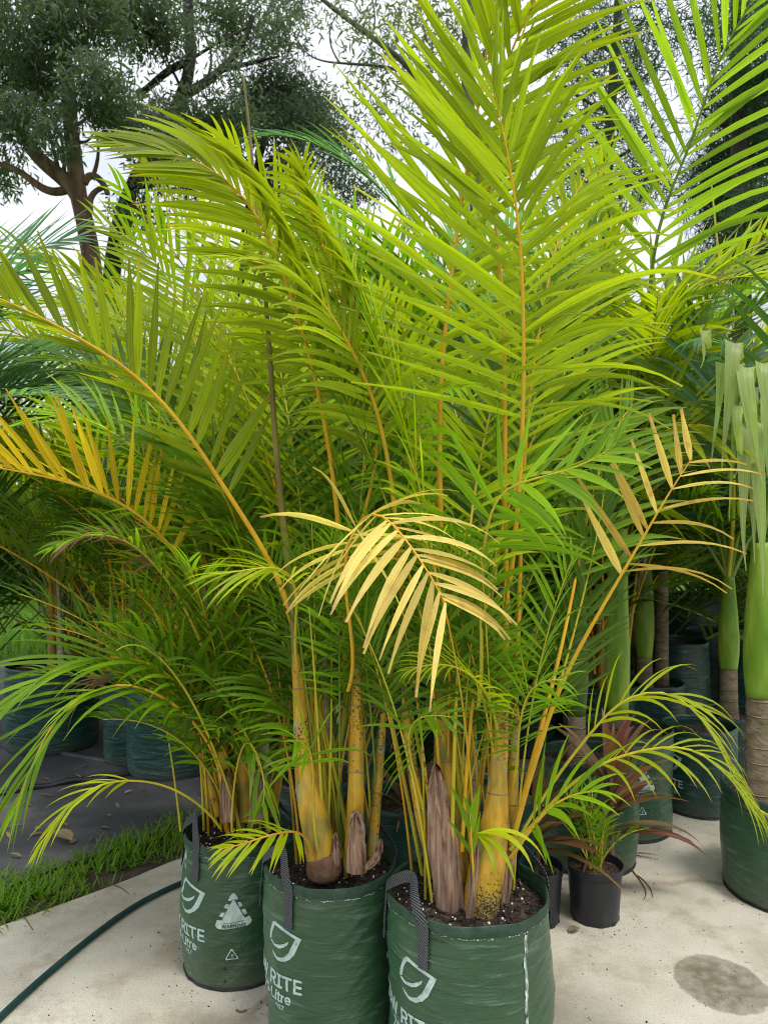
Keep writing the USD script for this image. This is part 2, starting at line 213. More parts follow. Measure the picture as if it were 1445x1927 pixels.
M['concrete'] = mat('concrete', {'g': ('geometry', {}), 'n': ('noise_texture', {'scale': 1.6, 'detail': 7.0, 'roughness': .62}), 'r': ('rgb_ramp', {'ramp': [(.28, (.27, .24, .185)), (.42, (.39, .355, .285)), (.55, (.48, .445, .37)), (.70, (.56, .525, .45))]}),
        'gn': ('noise_texture', {'scale': 190.0, 'detail': 4.0, 'roughness': .7}), 'gr': ('rgb_ramp', {'ramp': [(.30, (.35, .34, .32)), (.45, (.95, .95, .95)), (.60, (1.02, 1.02, 1.02)), (.72, (1.25, 1.25, 1.22))]}), 'm1': ('mix_color', {'blend_type': 'multiply', 'fac': .95}),
        'sn': ('noise_texture', {'scale': 5.0, 'detail': 6.0, 'roughness': .7}), 'sr': ('rgb_ramp', {'ramp': [(.50, (0, 0, 0)), (.66, (.62, .62, .62))]}), 'm2': ('mix_color', {'b': (.27, .225, .15)}),
        # the one dark patch of spilt water and soil
        'off': ('mapping', {'location': (-st[0], -st[1], 0)}), 'sc': ('mapping', {'scale': (1 / .135, 1 / .150, 0)}), 'len': ('vector_math', {'math_type': 'length'}), 'dn': ('noise_texture', {'scale': 14.0, 'detail': 6.0, 'roughness': .65}), 'dn2': ('math', {'math_type': 'multiply_add', 'value2': .45}),
        'st': ('rgb_ramp', {'ramp': [(.55, (.92, .92, .92)), (.95, (.75, .75, .75)), (1.0, (0, 0, 0))]}), 'half': ('math', {'math_type': 'multiply', 'value2': .78}), 'm3': ('mix_color', {'b': (.105, .085, .052)}), 'sp2': ('noise_texture', {'scale': 28.0, 'detail': 5.0}), 'stm': ('math', {'math_type': 'multiply'}), 'spm': ('map_range', {'from_min': .3, 'from_max': .65, 'to_min': .55, 'to_max': 1.0, 'clamp': True}),
        # a hairline crack
        'vo': ('voronoi_texture', {'feature': 'distance_to_edge', 'scale': .42}), 'wob': ('noise_texture', {'scale': 3.0, 'detail': 4.0}), 'wv': ('vector_math', {'math_type': 'multiply_add', 'vector2': (.25, .25, .0)}), 'vr': ('rgb_ramp', {'ramp': [(0, (.8, .8, .8)), (.004, (.55, .55, .55)), (.012, (0, 0, 0))]}), 'm4': ('mix_color', {'b': (.26, .21, .16)}),
        'b': ('bump', {'strength': .35, 'distance': .003}), 'p': ('principled_bsdf', {'roughness': .88, 'specular_ior_level': .25})},
        [('g.position', 'n.vector'), ('g.position', 'gn.vector'), ('g.position', 'sn.vector'), ('g.position', 'sp2.vector'), ('n.fac', 'r.fac'), ('gn.fac', 'gr.fac'), ('r.color', 'm1.a'), ('gr.color', 'm1.b'), ('sn.fac', 'sr.fac'), ('sr.color', 'm2.fac'), ('m1.result', 'm2.a'),
         ('g.position', 'off.vector'), ('off.vector', 'sc.vector'), ('sc.vector', 'len.vector1'), ('g.position', 'dn.vector'), ('dn.fac', 'dn2.value1'), ('len.value', 'dn2.value3'), ('dn2.value', 'half.value1'), ('half.value', 'st.fac'), ('sp2.fac', 'spm.value'), ('st.color', 'stm.value1'), ('spm.result', 'stm.value2'), ('stm.value', 'm3.fac'), ('m2.result', 'm3.a'),
         ('g.position', 'wob.vector'), ('wob.color', 'wv.vector1'), ('g.position', 'wv.vector3'), ('wv.vector', 'vo.vector'), ('vo.distance', 'vr.fac'), ('vr.color', 'm4.fac'), ('m3.result', 'm4.a'), ('m4.result', 'p.base_color'), ('gn.fac', 'b.height'), ('b.normal', 'p.normal')], 'p.BSDF')

# ---------------------------------------------------------------- ground
def flat(poly, z, step=None):
    p = Polygon(poly); v, f = trimesh.creation.triangulate_polygon(p, engine='earcut')
    return np.c_[v, np.full(len(v), z)], f
S2 = 200.0
single('ground', (np.array([[-S2, -S2, -.030], [S2, -S2, -.030], [S2, S2, -.030], [-S2, S2, -.030]]), np.array([[0, 1, 2, 3]])), M['lawn'], 'green grassy ground reaching to the trees', 'ground', kind='structure')
E0, E1 = G(0, 1742)[:2], G(345, 1612)[:2]; ED = (E1 - E0) / np.linalg.norm(E1 - E0); EN = np.array([-ED[1], ED[0]])   # EN points to the grass side
ts = np.linspace(-3.2, 9.5, 90)
edge = np.array([E0 + ED * t + EN * (.035 * (meshkit.noise([t * 2.3, 0, 0], 3) - .5) + .018 * (meshkit.noise([t * 9, 4, 0], 5) - .5)) for t in ts])
slab = np.vstack([edge, [[12, 9.5], [12, -2], [-4, -2]]])
top = flat(slab, 0.0); b = trimesh.creation.extrude_polygon(Polygon(slab), .026, engine='earcut'); b.apply_translation([0, 0, -.026])
single('concrete_path', b, M['concrete'], 'pale weathered concrete path under the potted palms', 'path', kind='structure')
# earth strip beside the slab, weed mat beyond it
strip_w = .30
strip = np.vstack([edge + EN * .0, (edge + EN * (strip_w + .12))[::-1]])
single('earth_strip', flat(strip, -.020), M['earth'], 'narrow strip of bare earth under the grass beside the concrete', 'earth', kind='structure')
# weed mat: height field in edge coordinates
nu, nv = 170, 120
us = np.linspace(-3.2, 6.0, nu); vs = strip_w + np.linspace(0, 1, nv) ** 1.3 * 8.0
U, Vv = np.meshgrid(us, vs, indexing='ij')
XY = E0 + U[..., None] * ED + (Vv + .05 * (meshkit.noise(np.stack([U * 2.5, 0 * U, 0 * U], -1), 8) - .5) * (Vv < strip_w + .5))[..., None] * EN
pz = meshkit.fbm(np.stack([XY[..., 0] * 1.5, XY[..., 1] * 3.5, 0 * U], -1), 4, 11) * .022 - .012 + .010 * np.maximum(0, meshkit.noise(np.stack([(XY[..., 0] + XY[..., 1]) * .8, XY[..., 1] * 7, 0 * U], -1), 21) - .55)
mv = np.concatenate([XY, pz[..., None]], -1).reshape(-1, 3)
i, j = np.meshgrid(np.arange(nu - 1), np.arange(nv - 1), indexing='ij'); a = (i * nv + j).ravel()
keep = mv[a][:, 1] < 7.6
mf = np.stack([a, a + nv, a + nv + 1, a + 1], 1)[keep][:, ::-1]
weed = Thing('weed_mat', (0, 0, 0), 'black woven weed mat lying wrinkled on the ground left of the grass strip', 'weed mat', kind='structure')
used, inv = np.unique(mf, return_inverse=True); emit(weed, 'sheet', (mv[used], inv.reshape(mf.shape)), M['mat'], smooth=True)
def ground_line(px, n=40, z=.012): return spline([G(x, y) + [0, 0, z] for x, y in px], n)
hem = ground_line([(-60, 1503), (60, 1487), (160, 1472), (250, 1458), (280, 1440), (320, 1425), (345, 1424)])
emit(weed, 'hem', tube(hem + np.c_[0 * hem[:, :2], .006 * np.sin(np.arange(40) * .9)], .016, 6), M['mat_hem'], smooth=True)
hem2 = ground_line([(-60, 1402), (40, 1408), (110, 1418), (240, 1440)])
emit(weed, 'fold', tube(hem2 - [0, 0, .012], .018, 6), M['mat'], smooth=True)
# grass
def blades(bases, h, w, lean, K=4, up=None):
    n = len(bases); az = rng.uniform(0, 2 * np.pi, n)
    D = np.stack([np.cos(az) * lean, np.sin(az) * lean, np.ones(n)], 1)
    N = np.stack([np.cos(az), np.sin(az), -lean * np.ones(n)], 1)
    return leaflets(bases, D, N, h, w, rng.uniform(.5, 1.6, n), K, 1)
def leaflets(p, D, N, L, W, droop, K=7, strips=2, fold=.35, twist=0.0, tipw=.04, basew=.35, side_curl=None):
    """n leaf blades at once: returns V (n, rings*cols, 3), faces of one blade, uv of one blade"""
    n = len(p); p = np.array(p, float); d = unit(np.array(D, float)); nr = unit(N - d * (N * d).sum(1, keepdims=True))
    L = np.broadcast_to(L, n).astype(float); W = np.broadcast_to(W, n).astype(float); droop = np.broadcast_to(droop, n).astype(float); twist = np.broadcast_to(twist, n).astype(float)
    rings = []
    for k in range(K + 1):
        t = k / K; s = np.clip(t / .22, 0, 1); s = s * s * (3 - 2 * s)
        w = W * (basew + (1 - basew) * s) * np.maximum((1 - max(0, (t - .3) / .7) ** 1.7), tipw)
        side = np.cross(d, nr)
        fo = fold * (1 - .5 * t)
        if strips == 2:
            e1 = p - side * (w * math.cos(fo))[:, None] + nr * (w * math.sin(fo))[:, None]; e2 = p + side * (w * math.cos(fo))[:, None] + nr * (w * math.sin(fo))[:, None]
            rings.append(np.stack([e1, p, p, e2], 1))
        else:
            rings.append(np.stack([p - side * w[:, None], p + side * w[:, None]], 1))
        p = p + d * (L / K)[:, None]
        g = np.zeros_like(d); g[:, 2] = -1
        d = unit(d + g * (droop * (.25 + 1.5 * t) / K)[:, None])
        if side_curl is not None: d = unit(d + side_curl / K)
        c, sn = np.cos(twist / K)[:, None], np.sin(twist / K)[:, None]
        nr = unit(nr - d * (nr * d).sum(1, keepdims=True)); nr = nr * c + np.cross(d, nr) * sn
    V = np.stack(rings, 1); C = V.shape[2]
    k = np.arange(K)[:, None] * C
    cols = np.array([0, 2]) if strips == 2 else np.array([0])
    f = np.stack([k + cols, k + cols + 1, k + C + cols + 1, k + C + cols], -1).reshape(-1, 4)
    uu = np.array([0, .5, .5, 1.0]) if strips == 2 else np.array([0, 1.0])
    uv = np.stack(np.broadcast_arrays(uu[None, :], (np.arange(K + 1) / K)[:, None]), -1).reshape(-1, 2)
    return V.reshape(n, -1, 3), f, uv
def merged(V, f, uv):
    n, m = V.shape[:2]
    return (V.reshape(-1, 3), (f[None] + np.arange(n)[:, None, None] * m).reshape(-1, f.shape[1])), np.tile(uv, (n, 1))
n = 13000; t = rng.uniform(-2.4, 5.5, n); v = rng.beta(1.6, 1.3, n) * .40 - .03
gb = E0 + t[:, None] * ED + v[:, None] * EN; dens = meshkit.noise(np.c_[gb * 5, 0 * t], 31); ok = dens > .29; gb = gb[ok]
hh = rng.uniform(.03, .105, len(gb)) * (.6 + .8 * dens[ok])
V, f, uv = blades(np.c_[gb, np.full(len(gb), -.02)], hh, rng.uniform(.0024, .0055, len(gb)), rng.uniform(.35, 1.9, len(gb)))
m, uvs = merged(V, f, uv); single('grass_strip', m, LEAF['grass'], 'strip of lush green grass between the weed mat and the concrete', 'grass', kind='stuff', smooth=True, uv=uvs)
n = 9000; gx = rng.uniform(-9, -2, n); gy = rng.uniform(7.7, 13, n)
V, f, uv = blades(np.c_[gx, gy, np.full(n, -.03)], rng.uniform(.08, .28, n), rng.uniform(.005, .012, n), rng.uniform(.2, .9, n), 3)
m, uvs = merged(V, f, uv); single('meadow_grass', m, LEAF['grass'], 'bright long grass beyond the weed mat at far left', 'grass', kind='stuff', smooth=True, uv=uvs)

# ---------------------------------------------------------------- palm building
def frond(th, pts, N, t0=.35, n=30, L=.4, W=.012, phi=(68, 28), lift=25, droop=.4, mat='lime', rmat='rachis_gold', r0=.007, prof=None, asym=(1, 1), ddr=None, K=7, strips=2, ind=True, twist=.25, tipw=.04, jit=1.0, name='frond', label=None, ns=26, t1=.995, fold=.35, side=(1, 1), rtip=.0012, curl=None, wside=(1, 1)):
    c = spline(pts, ns); T = unit(np.gradient(c, axis=0)); Nh = np.asarray(N, float)
    rad = np.linspace(1, 0, ns) ** .8 * (r0 - rtip) + rtip
    p = emit(th, name, tube(c, rad, 6), M[rmat], smooth=True, label=label)
    u = np.repeat(np.linspace(0, 1, n), 2); u = np.clip(u + rng.normal(0, .25 / n, 2 * n) * jit, 0, 1); tt = t0 + (t1 - t0) * u; sg = np.tile([-1.0, 1.0], n)
    fi = tt * (ns - 1); i0 = np.clip(fi.astype(int), 0, ns - 2); w = (fi - i0)[:, None]
    b = c[i0] * (1 - w) + c[i0 + 1] * w; Tl = unit(T[i0] * (1 - w) + T[i0 + 1] * w)
    Nl = unit(Nh - Tl * (Tl @ Nh)[:, None]); S = np.cross(Tl, Nl) * sg[:, None]
    lf = np.radians(lift + rng.normal(0, 7, 2 * n) * jit)[:, None]
    ph = np.radians(phi[0] + (phi[1] - phi[0]) * u + rng.normal(0, 4, 2 * n) * jit)[:, None]
    lat = S * np.cos(lf) + Nl * np.sin(lf)
    D = Tl * np.cos(ph) + lat * np.sin(ph)
    ln = unit(Nl * np.cos(lf) - S * np.sin(lf)) + Tl * -.15
    pr = prof(u) if prof else (.62 + .38 * np.sin(np.pi * np.minimum(1, u / .7 * .5 + .12))) * (1 - .62 * u ** 3.0)
    Ls = L * pr * (1 + rng.normal(0, .06, 2 * n) * jit) * np.where(sg < 0, asym[0], asym[1])
    Ws = W * .92 * (.55 + .45 * pr) * (1 + rng.normal(0, .10, 2 * n) * jit) * np.where(sg < 0, *wside)
    dr = (np.where(sg < 0, *(ddr)) if ddr else droop) * (1 + rng.normal(0, .22, 2 * n) * jit)
    keep = (np.where(sg < 0, side[0], side[1]) > rng.uniform(0, 1, 2 * n) * .999)
    sel = np.nonzero(keep)[0]
    V, f, uv = leaflets(b[sel], D[sel], ln[sel], Ls[sel], Ws[sel], dr[sel], K, strips, fold, rng.normal(0, twist, len(sel)), tipw, side_curl=None if curl is None else np.asarray(curl, float))
    if ind and th.nleaf + len(sel) <= 300:
        for q in range(len(sel)): emit((th, p), 'leaflet', (V[q], f), LEAF[mat], smooth=True, uv=uv)
        th.nleaf += len(sel)
    else:
        mm, uvs = merged(V, f, uv); emit((th, p), 'leaflets', mm, LEAF[mat], smooth=True, uv=uvs, kind='stuff')
    return c
def arch(base, az, tilt, length, bend, n=9, wob=.0, curl=0.0):
    """a frond's midrib growing from base: az, tilt from the vertical in radians, bending over along its length"""
    p = np.array(base, float); out = [p.copy()]; th_ = tilt
    for k in range(n):
        d = np.array([math.cos(az) * math.sin(th_), math.sin(az) * math.sin(th_), math.cos(th_)]); p = p + d * length / n; out.append(p.copy()); th_ = th_ + bend / n * (.4 + 1.2 * k / n); az += curl / n
    return np.array(out)
def wild(th, base, az, tilt, length, bend, **k):
    pts = arch(base, az, tilt, length, bend, curl=rng.normal(0, .25))
    T = unit(pts[-1] - pts[len(pts) // 2]); up = np.array([0, 0, 1.0]); rad = np.array([math.cos(az), math.sin(az), 0])
    k.setdefault('ind', False); return frond(th, pts, -rad * .9 + up * .8 + rng.normal(0, .25, 3), **k)
def cane(th, pts, radii, mat='cane', name='cane', rings=True, sides=14, n=36, label=None):
    c = spline(pts, n); r = np.interp(np.linspace(0, 1, n), np.linspace(0, 1, len(radii)), radii)
    r = r * np.clip((1 - np.linspace(0, 1, n)) / .14, .10, 1)
    if rings:
        ph = (np.arange(n) % 7 == 3); r = r * np.where(ph, 1.05, 1.0)
    pth = emit(th, name, tube(c, r, sides), M[mat], smooth=True, label=label)
    if rings and n > 20:
        for q in (13, 22):
            tn = unit(c[q + 1] - c[q - 1]); emit((th, pth), 'node_ring', tube([c[q] - tn * .0022, c[q] - tn * .0009, c[q] + tn * .0009, c[q] + tn * .0022], [r[q] * 1.0, r[q] * 1.03, r[q] * 1.03, r[q] * 1.0], sides), M['trunk_scar'], smooth=True)
    return pth
def sheath(th, p0, p1, w, lean, mat='sheath', label=None):
    """an old leaf base: a tall pointed shell curling round a cane"""
    p0, p1 = np.asarray(p0, float), np.asarray(p1, float); nz, na = 26, 13; V = []; sd = rng.uniform(0, 50)
    for i in range(nz):
        t = i / (nz - 1); c = p0 + (p1 - p0) * t + np.array([lean * math.sin(t * 2.2), -.012 * math.sin(t * 3), 0]); ww = w * (1 - .12 * t) * (math.sqrt(max(0, 1 - t ** 2.4)) if t < 1 else 0) + .0015
        e0, e1 = 1.3 + .35 * (float(meshkit.noise(np.array([[t * 9, sd, 0]]))[0]) - .5), 1.3 + .5 * (float(meshkit.noise(np.array([[t * 12, sd, 7]]))[0]) - .5)
        for a in np.linspace(-e0, e1, na): V.append(c + np.array([math.sin(a) * ww * (1 + .16 * (abs(a) / 1.3) ** 3 * t), -math.cos(a) * ww * .75 - .010 * t + .006 * math.sin(7 * a + 3 * t + sd) * (.3 + t) + .018 * max(0, abs(a) - .9) * t, .010 * math.sin(9 * a + sd) * t]))
    V = np.array(V); i, j = np.meshgrid(np.arange(nz - 1), np.arange(na - 1), indexing='ij'); a = (i * na + j).ravel()
    f = np.stack([a, a + 1, a + na + 1, a + na], 1); back = V + [0, .004, 0]
    V2, f2 = cat_meshes([(V, f), (back, f[:, ::-1])]); emit(th, 'leaf_sheath', (V2, f2), M[mat], smooth=True, label=label)

# ---------------------------------------------------------------- grow bags
def bag_radius(th_, z, R, H, seed):
    q = np.stack([np.cos(th_) * R * 5, np.sin(th_) * R * 5, z * 5], -1); q2 = np.stack([np.cos(th_) * R * 7, np.sin(th_) * R * 7, z * 45 + 2.5 * np.sin(th_ * 3 + seed)], -1)
    big = (meshkit.noise(q, seed) - .5) * .022 + .0016 * np.sin(th_ * 9 + 6 * meshkit.noise(q * .8, seed + 5)) * np.clip(z / H, .2, 1); wr = (meshkit.fbm(q2, 3, seed + 3) - .5) * .0075
    bot = np.clip(z / .035, 0, 1); return R * (.955 + .045 * np.sqrt(1 - (1 - bot) ** 2)) + .006 * np.sin(np.clip(z / H, 0, 1) * np.pi) + big * np.clip(z / .1, .3, 1) + wr
def lathe_grid(rows, nth):
    n = len(rows); i, j = np.meshgrid(np.arange(n - 1), np.arange(nth), indexing='ij'); j2 = (j + 1) % nth
    f = np.stack([i * nth + j, i * nth + j2, (i + 1) * nth + j2, (i + 1) * nth + j], -1).reshape(-1, 4); return np.vstack(rows), f
def on_bag(mesh, c, R, H, seed, th0, z0, off):
    m = mesh.copy(); v, f = trimesh.remesh.subdivide_to_size(np.array(m.vertices), np.array(m.faces), .016)
    a = th0 + v[:, 0] / R; z = z0 + v[:, 1]; r = bag_radius(a, z, R, H, seed) + off + v[:, 2]
    return np.c_[c[0] + np.sin(a) * r, c[1] - np.cos(a) * r, z + c[2]], f
def ext(poly, d=.0008): return trimesh.util.concatenate([trimesh.creation.extrude_polygon(g, d, engine='earcut') for g in getattr(poly, 'geoms', [poly])])
def logo_shapes():
    o = [(160, 850), (170, 780), (185, 720), (200, 670), (215, 640), (232, 624), (250, 620), (500, 710), (470, 800), (440, 890), (400, 950), (340, 1000), (280, 1010), (230, 975), (185, 900), (215, 935), (265, 970), (300, 968), (345, 940), (385, 880), (415, 800), (440, 728), (270, 665), (245, 668), (215, 735), (195, 835)]
    vn = [(196, 838), (240, 855), (300, 835), (350, 800), (395, 755), (380, 810), (340, 855), (300, 880), (230, 890), (161, 852)]
    k = .104 / 390; tr = lambda q: Polygon([((x - 500) * k * 1.35, (815 - y) * k) for x, y in q]).buffer(0).buffer(-.0011)
    return [tr(o), tr(vn)]
def warning_shapes():
    k = .107 / 430; tr = lambda q: Polygon([((x - 815) * k, (940 - y) * k) for x, y in q])
    cap = tr([(752, 805), (770, 755), (800, 725), (825, 725), (855, 755), (868, 795), (840, 800), (810, 785), (785, 805)])
    tri = tr([(812, 795), (945, 1045), (925, 1058), (700, 1072), (683, 1055)]).buffer(.0016)
    sq = [tr([(725, 845), (768, 850), (750, 905), (700, 890)]), tr([(862, 838), (895, 832), (922, 882), (885, 895)]), tr([(672, 950), (718, 950), (690, 1010), (645, 995)]), tr([(905, 932), (950, 922), (980, 985), (945, 1000)])]
    basep = tr([(620, 1045), (690, 1050), (700, 1085), (930, 1075), (955, 1035), (1000, 1018), (1030, 1070), (1020, 1110), (970, 1135), (720, 1155), (630, 1150), (600, 1115)])
    return [cap, tri] + sq, basep
def recycle_shape():
    p = [(0, .022), (.019, -.012), (-.019, -.012)]; out = []
    for i in range(3):
        a, b = np.array(p[i]), np.array(p[(i + 1) % 3]); d = b - a; out.append(LineString([a + d * .06, a + d * .82]).buffer(.0016)); 
        q = a + d * .85; nn = np.array([-d[1], d[0]]) / np.linalg.norm(d); out.append(Polygon([q - nn * .004, q + nn * .004, q + d / np.linalg.norm(d) * .006]))
    return out
def grow_bag(c, R, H, seed, label, matk='bag', prints=None, straps=(), hem=True, group=None, detail=True, nm='grow_bag', soil_drop=.045, holes=False, stitch=True):
    th = Thing(nm, c, label, 'grow bag', group); c = np.asarray(c, float); nth = 150 if detail else 64; a = np.linspace(0, 2 * np.pi, nth, endpoint=False); rows = []
    zs = np.linspace(0, H, 60 if detail else 26)
    rows.append(np.c_[c[0] + 0 * a, c[1] + 0 * a, c[2] + .002 + 0 * a])
    for z in zs:
        r = bag_radius(a, np.full(nth, z), R, H, seed); rows.append(np.c_[c[0] + np.sin(a) * r, c[1] - np.cos(a) * r, np.full(nth, c[2] + z + .001)])
    for z in (H, H - .03, H - .12):
        r = bag_radius(a, np.full(nth, z), R, H, seed) - .004; rows.append(np.c_[c[0] + np.sin(a) * r, c[1] - np.cos(a) * r, np.full(nth, c[2] + z + .001)])
    emit(th, 'bag_wall', lathe_grid(rows, nth), M[matk], smooth=40)
    rw = []
    for dz, off in ((-.020, .0006), (-.019, .0035), (-.010, .0045), (.002, .0040), (.006, .0005), (.004, -.004), (-.006, -.0055)):
        r = bag_radius(a, np.full(nth, H + min(dz, 0)), R, H, seed) + off; rw.append(np.c_[c[0] + np.sin(a) * r, c[1] - np.cos(a) * r, c[2] + H + dz + .003 * (meshkit.noise(np.c_[a * 6, 0 * a, 0 * a], seed + 9) - .5)])
    emit(th, 'rim', lathe_grid(rw, nth), M['bag_rim' if matk == 'bag' else matk], smooth=60)
    pr_ = bag_radius(a, np.full(nth, .006), R, H, seed); emit(th, 'base_piping', tube(np.c_[c[0] + np.sin(a) * (pr_ + .001), c[1] - np.cos(a) * (pr_ + .001), np.full(nth, .0045)][np.r_[0:nth, 0]], .0042, 6), M['mat_hem'], smooth=True)
    # soil
    nr = 22; rr = [np.c_[c[0] + 0 * a[:60], c[1] + 0 * a[:60], 0 * a[:60]]]; ss = np.linspace(0, 2 * np.pi, 60, endpoint=False); rs = []
    for k in range(nr):
        q = (k / (nr - 1)) * (R - .002); x = c[0] + np.sin(ss) * q; y = c[1] - np.cos(ss) * q
        z = c[2] + H - soil_drop + .014 * (1 - (q / R) ** 2) + .016 * (meshkit.fbm(np.c_[x * 40, y * 40, 0 * x], 3, seed) - .5); rs.append(np.c_[x, y, z])
    sp = emit(th, 'soil', lathe_grid(rs, 60), M['soil'], smooth=True)
    if detail:
        for (nmz, cnt, lo, hi, mk) in (('bark_chips', 520, .0030, .0100, 'chip_bark'), ('perlite', 130, .0022, .0052, 'perlite')):
            ms = []
            for _ in range(cnt):
                q = math.sqrt(rng.uniform(0, 1)) * (R - .012); w = rng.uniform(0, 2 * np.pi); x, y = c[0] + math.sin(w) * q, c[1] - math.cos(w) * q
                z = c[2] + H - soil_drop + .014 * (1 - (q / R) ** 2) + .016 * (float(meshkit.fbm(np.array([[x * 40, y * 40, 0]]), 3, seed)[0]) - .5)
                s = rng.uniform(lo, hi); bx = trimesh.creation.icosphere(0) if mk == 'perlite' else trimesh.creation.box([2, 1.1, .5])
                vv = bx.vertices * s * rng.uniform(.6, 1.1, 3) @ trimesh.transformations.random_rotation_matrix(rng.uniform(0, 1, 3))[:3, :3]; ms.append((vv + [x, y, z + s * .25], bx.faces))
            emit((th, sp), nmz, cat_meshes(ms), M[mk], kind='stuff')
    for (t1, t2, peak, drop) in straps:
        pts, nrm = [], []
        for z in np.linspace(H - drop, H - .004, 8): pts.append((t1, z, .004))
        for s in np.linspace(.06, .94, 16): pts.append((t1 + (t2 - t1) * (s ** 1.1 + .05 * math.sin(7 * s + seed)), H + peak * (1 - abs(2 * s ** .9 - 1) ** 1.7) * (1 + .06 * math.sin(11 * s + seed)), .004 - .026 * math.sin(math.pi * s) + .006 * math.sin(9 * s)))
        for z in np.linspace(H - .004, H - drop, 8): pts.append((t2, z, .004))
        pth, nn = [], []
        for (tq, z, off) in pts:
            r = float(bag_radius(np.array([tq]), np.array([min(z, H)]), R, H, seed)[0]) + off + .002; pth.append([c[0] + math.sin(tq) * r, c[1] - math.cos(tq) * r, c[2] + z]); nn.append([math.sin(tq), -math.cos(tq), .25 if z > H else 0])
        pth, nn = np.array(pth), np.array(nn); Tn = unit(np.gradient(pth, axis=0)); nn = unit(nn - Tn * (nn * Tn).sum(1, keepdims=True)); Bn = np.cross(Tn, nn); hw = .0148; thk = .0016
        rowsv = np.stack([pth - Bn * hw + nn * thk, pth + nn * (thk * 1.7), pth + Bn * hw + nn * thk, pth + Bn * hw - nn * thk, pth - Bn * hw - nn * thk], 1); q = len(pth); ii, jj = np.meshgrid(np.arange(q - 1), np.arange(5), indexing='ij'); j2 = (jj + 1) % 5
        f = np.stack([ii * 5 + jj, ii * 5 + j2, (ii + 1) * 5 + j2, (ii + 1) * 5 + jj], -1).reshape(-1, 4)
        uvv = np.stack(np.broadcast_arrays(np.array([0, .5, 1, 1, 0])[None], np.linspace(0, 5, q)[:, None]), -1).reshape(-1, 2)
        emit(th, 'strap', (rowsv.reshape(-1, 3), f), M['strap'], smooth=True, uv=uvv)
    if stitch and detail:
        ms = []
        for k in range(150):
            if rng.uniform() < .25: continue
            tq = k / 150 * 2 * np.pi; bx = trimesh.creation.box([.0068 * rng.uniform(.6, 1.2), .0010, .0022 * rng.uniform(.4, 1.6)]); r = float(bag_radius(np.array([tq]), np.array([H - .026]), R, H, seed)[0]) + .0012
            rz = trimesh.transformations.rotation_matrix(tq, [0, 0, 1])[:3, :3]; ms.append((bx.vertices @ rz.T + [c[0] + math.sin(tq) * r, c[1] - math.cos(tq) * r, c[2] + H - .0255 + rng.normal(0, .0012)], bx.faces))
        emit(th, 'stitching', cat_meshes(ms), M['thread'], kind='stuff')
    put = lambda nm_, mesh, t, z, o=.0008, mk='print': emit(th, nm_, on_bag(mesh, c, R, H, seed, t, z, o), M[mk])
    if prints:
        te, litre, tw, ta = prints
        if te is not None:
            put('leaf_logo', trimesh.util.concatenate([ext(s) for s in logo_shapes()]), te, H - .162)
            for txt, hgt, z, dx in (('GROW RITE', .037, H - .285, 0), (litre, .026, H - .322, -.034), ('017', .012, H - .342, -.055)):
                tm = meshkit.text_mesh(txt, hgt, .0008, bold=True); tm.apply_translation([dx - tm.bounds[1][0], 0, 0]); put('lettering', tm, te, z)
        if ta is not None:
            arr = Polygon([(0, .022), (.010, -.004), (.004, -.002), (.004, -.012), (-.004, -.012), (-.004, -.002), (-.010, -.004)]); put('arrow_mark', ext(arr), ta, H - .052)
            tm = meshkit.text_mesh('N', .013, .0008, bold=True); tm.apply_translation([-.005, 0, 0]); put('lettering', tm, ta, H - .085)
        if tw is not None:
            sh, bp = warning_shapes(); put('warning_sign', trimesh.util.concatenate([ext(s) for s in sh + [bp]]), tw, H - .183)
            tm = meshkit.text_mesh('WARNING', .0105, .0008, bold=True); s = .068 / (tm.bounds[1][0] - tm.bounds[0][0]); tm.apply_scale([s, 1, 1]); tm.apply_translation([-.034, 0, 0]); put('warning_lettering', tm, tw, H - .183 - .049, .0022, matk)
            rs_ = trimesh.util.concatenate([ext(s) for s in recycle_shape()]); put('recycling_sign', rs_, tw - .03, H - .322)
            tm = meshkit.text_mesh('5', .010, .0008, bold=True); tm.apply_translation([-.003, -.006, 0]); put('lettering', tm, tw - .03, H - .322)
    if holes:
        for z in (.073, .035):
            d = trimesh.creation.cylinder(.0045, .002, sections=12); put('drain_hole', d, holes_at, z, .0008, 'pot')
    return th
holes_at = math.radians(-2)
dg = math.radians
CA, CB, CC = np.array([.2287, 2.085, 0]), np.array([-.152, 2.25, 0]), np.array([-.490, 2.57, 0])
RA, RB, RC, HA, HB, HC = .214, .187, .175, .48, .48, .44
bagA = grow_bag(CA, RA, HA, 1, 'green grow bag in front with a frayed white seam', prints=(dg(-27), '75 Litre', None, None), straps=[(dg(-37), dg(-86), .075, .12), (dg(138), dg(92), .07, .11)], stitch=True)
seam = [(dg(35) , z) for z in np.linspace(HA - .03, 0.02, 40)]
sv = []
for k, (tq, z) in enumerate(seam):
    w = .0035 + .0025 * rng.uniform(); tq2 = tq + .006 * math.sin(k * .7)
    for s in (-1, 0, 1):
        r = float(bag_radius(np.array([tq2]), np.array([z]), RA, HA, 1)[0]) + (.004 if s == 0 else .0012); sv.append([CA[0] + math.sin(tq2 + s * w / RA) * r, CA[1] - math.cos(tq2 + s * w / RA) * r, z])
ii = np.arange(39)[:, None] * 3 + np.arange(2); f = np.stack([ii, ii + 1, ii + 4, ii + 3], -1).reshape(-1, 4)
emit(bagA, 'side_seam', (np.array(sv), f), noise_mat('frayed', [(.40, (.03, .075, .04)), (.52, (.30, .36, .32)), (.65, (.62, .65, .62))], 130, .8, .5, 200, (1, 1, .35)))
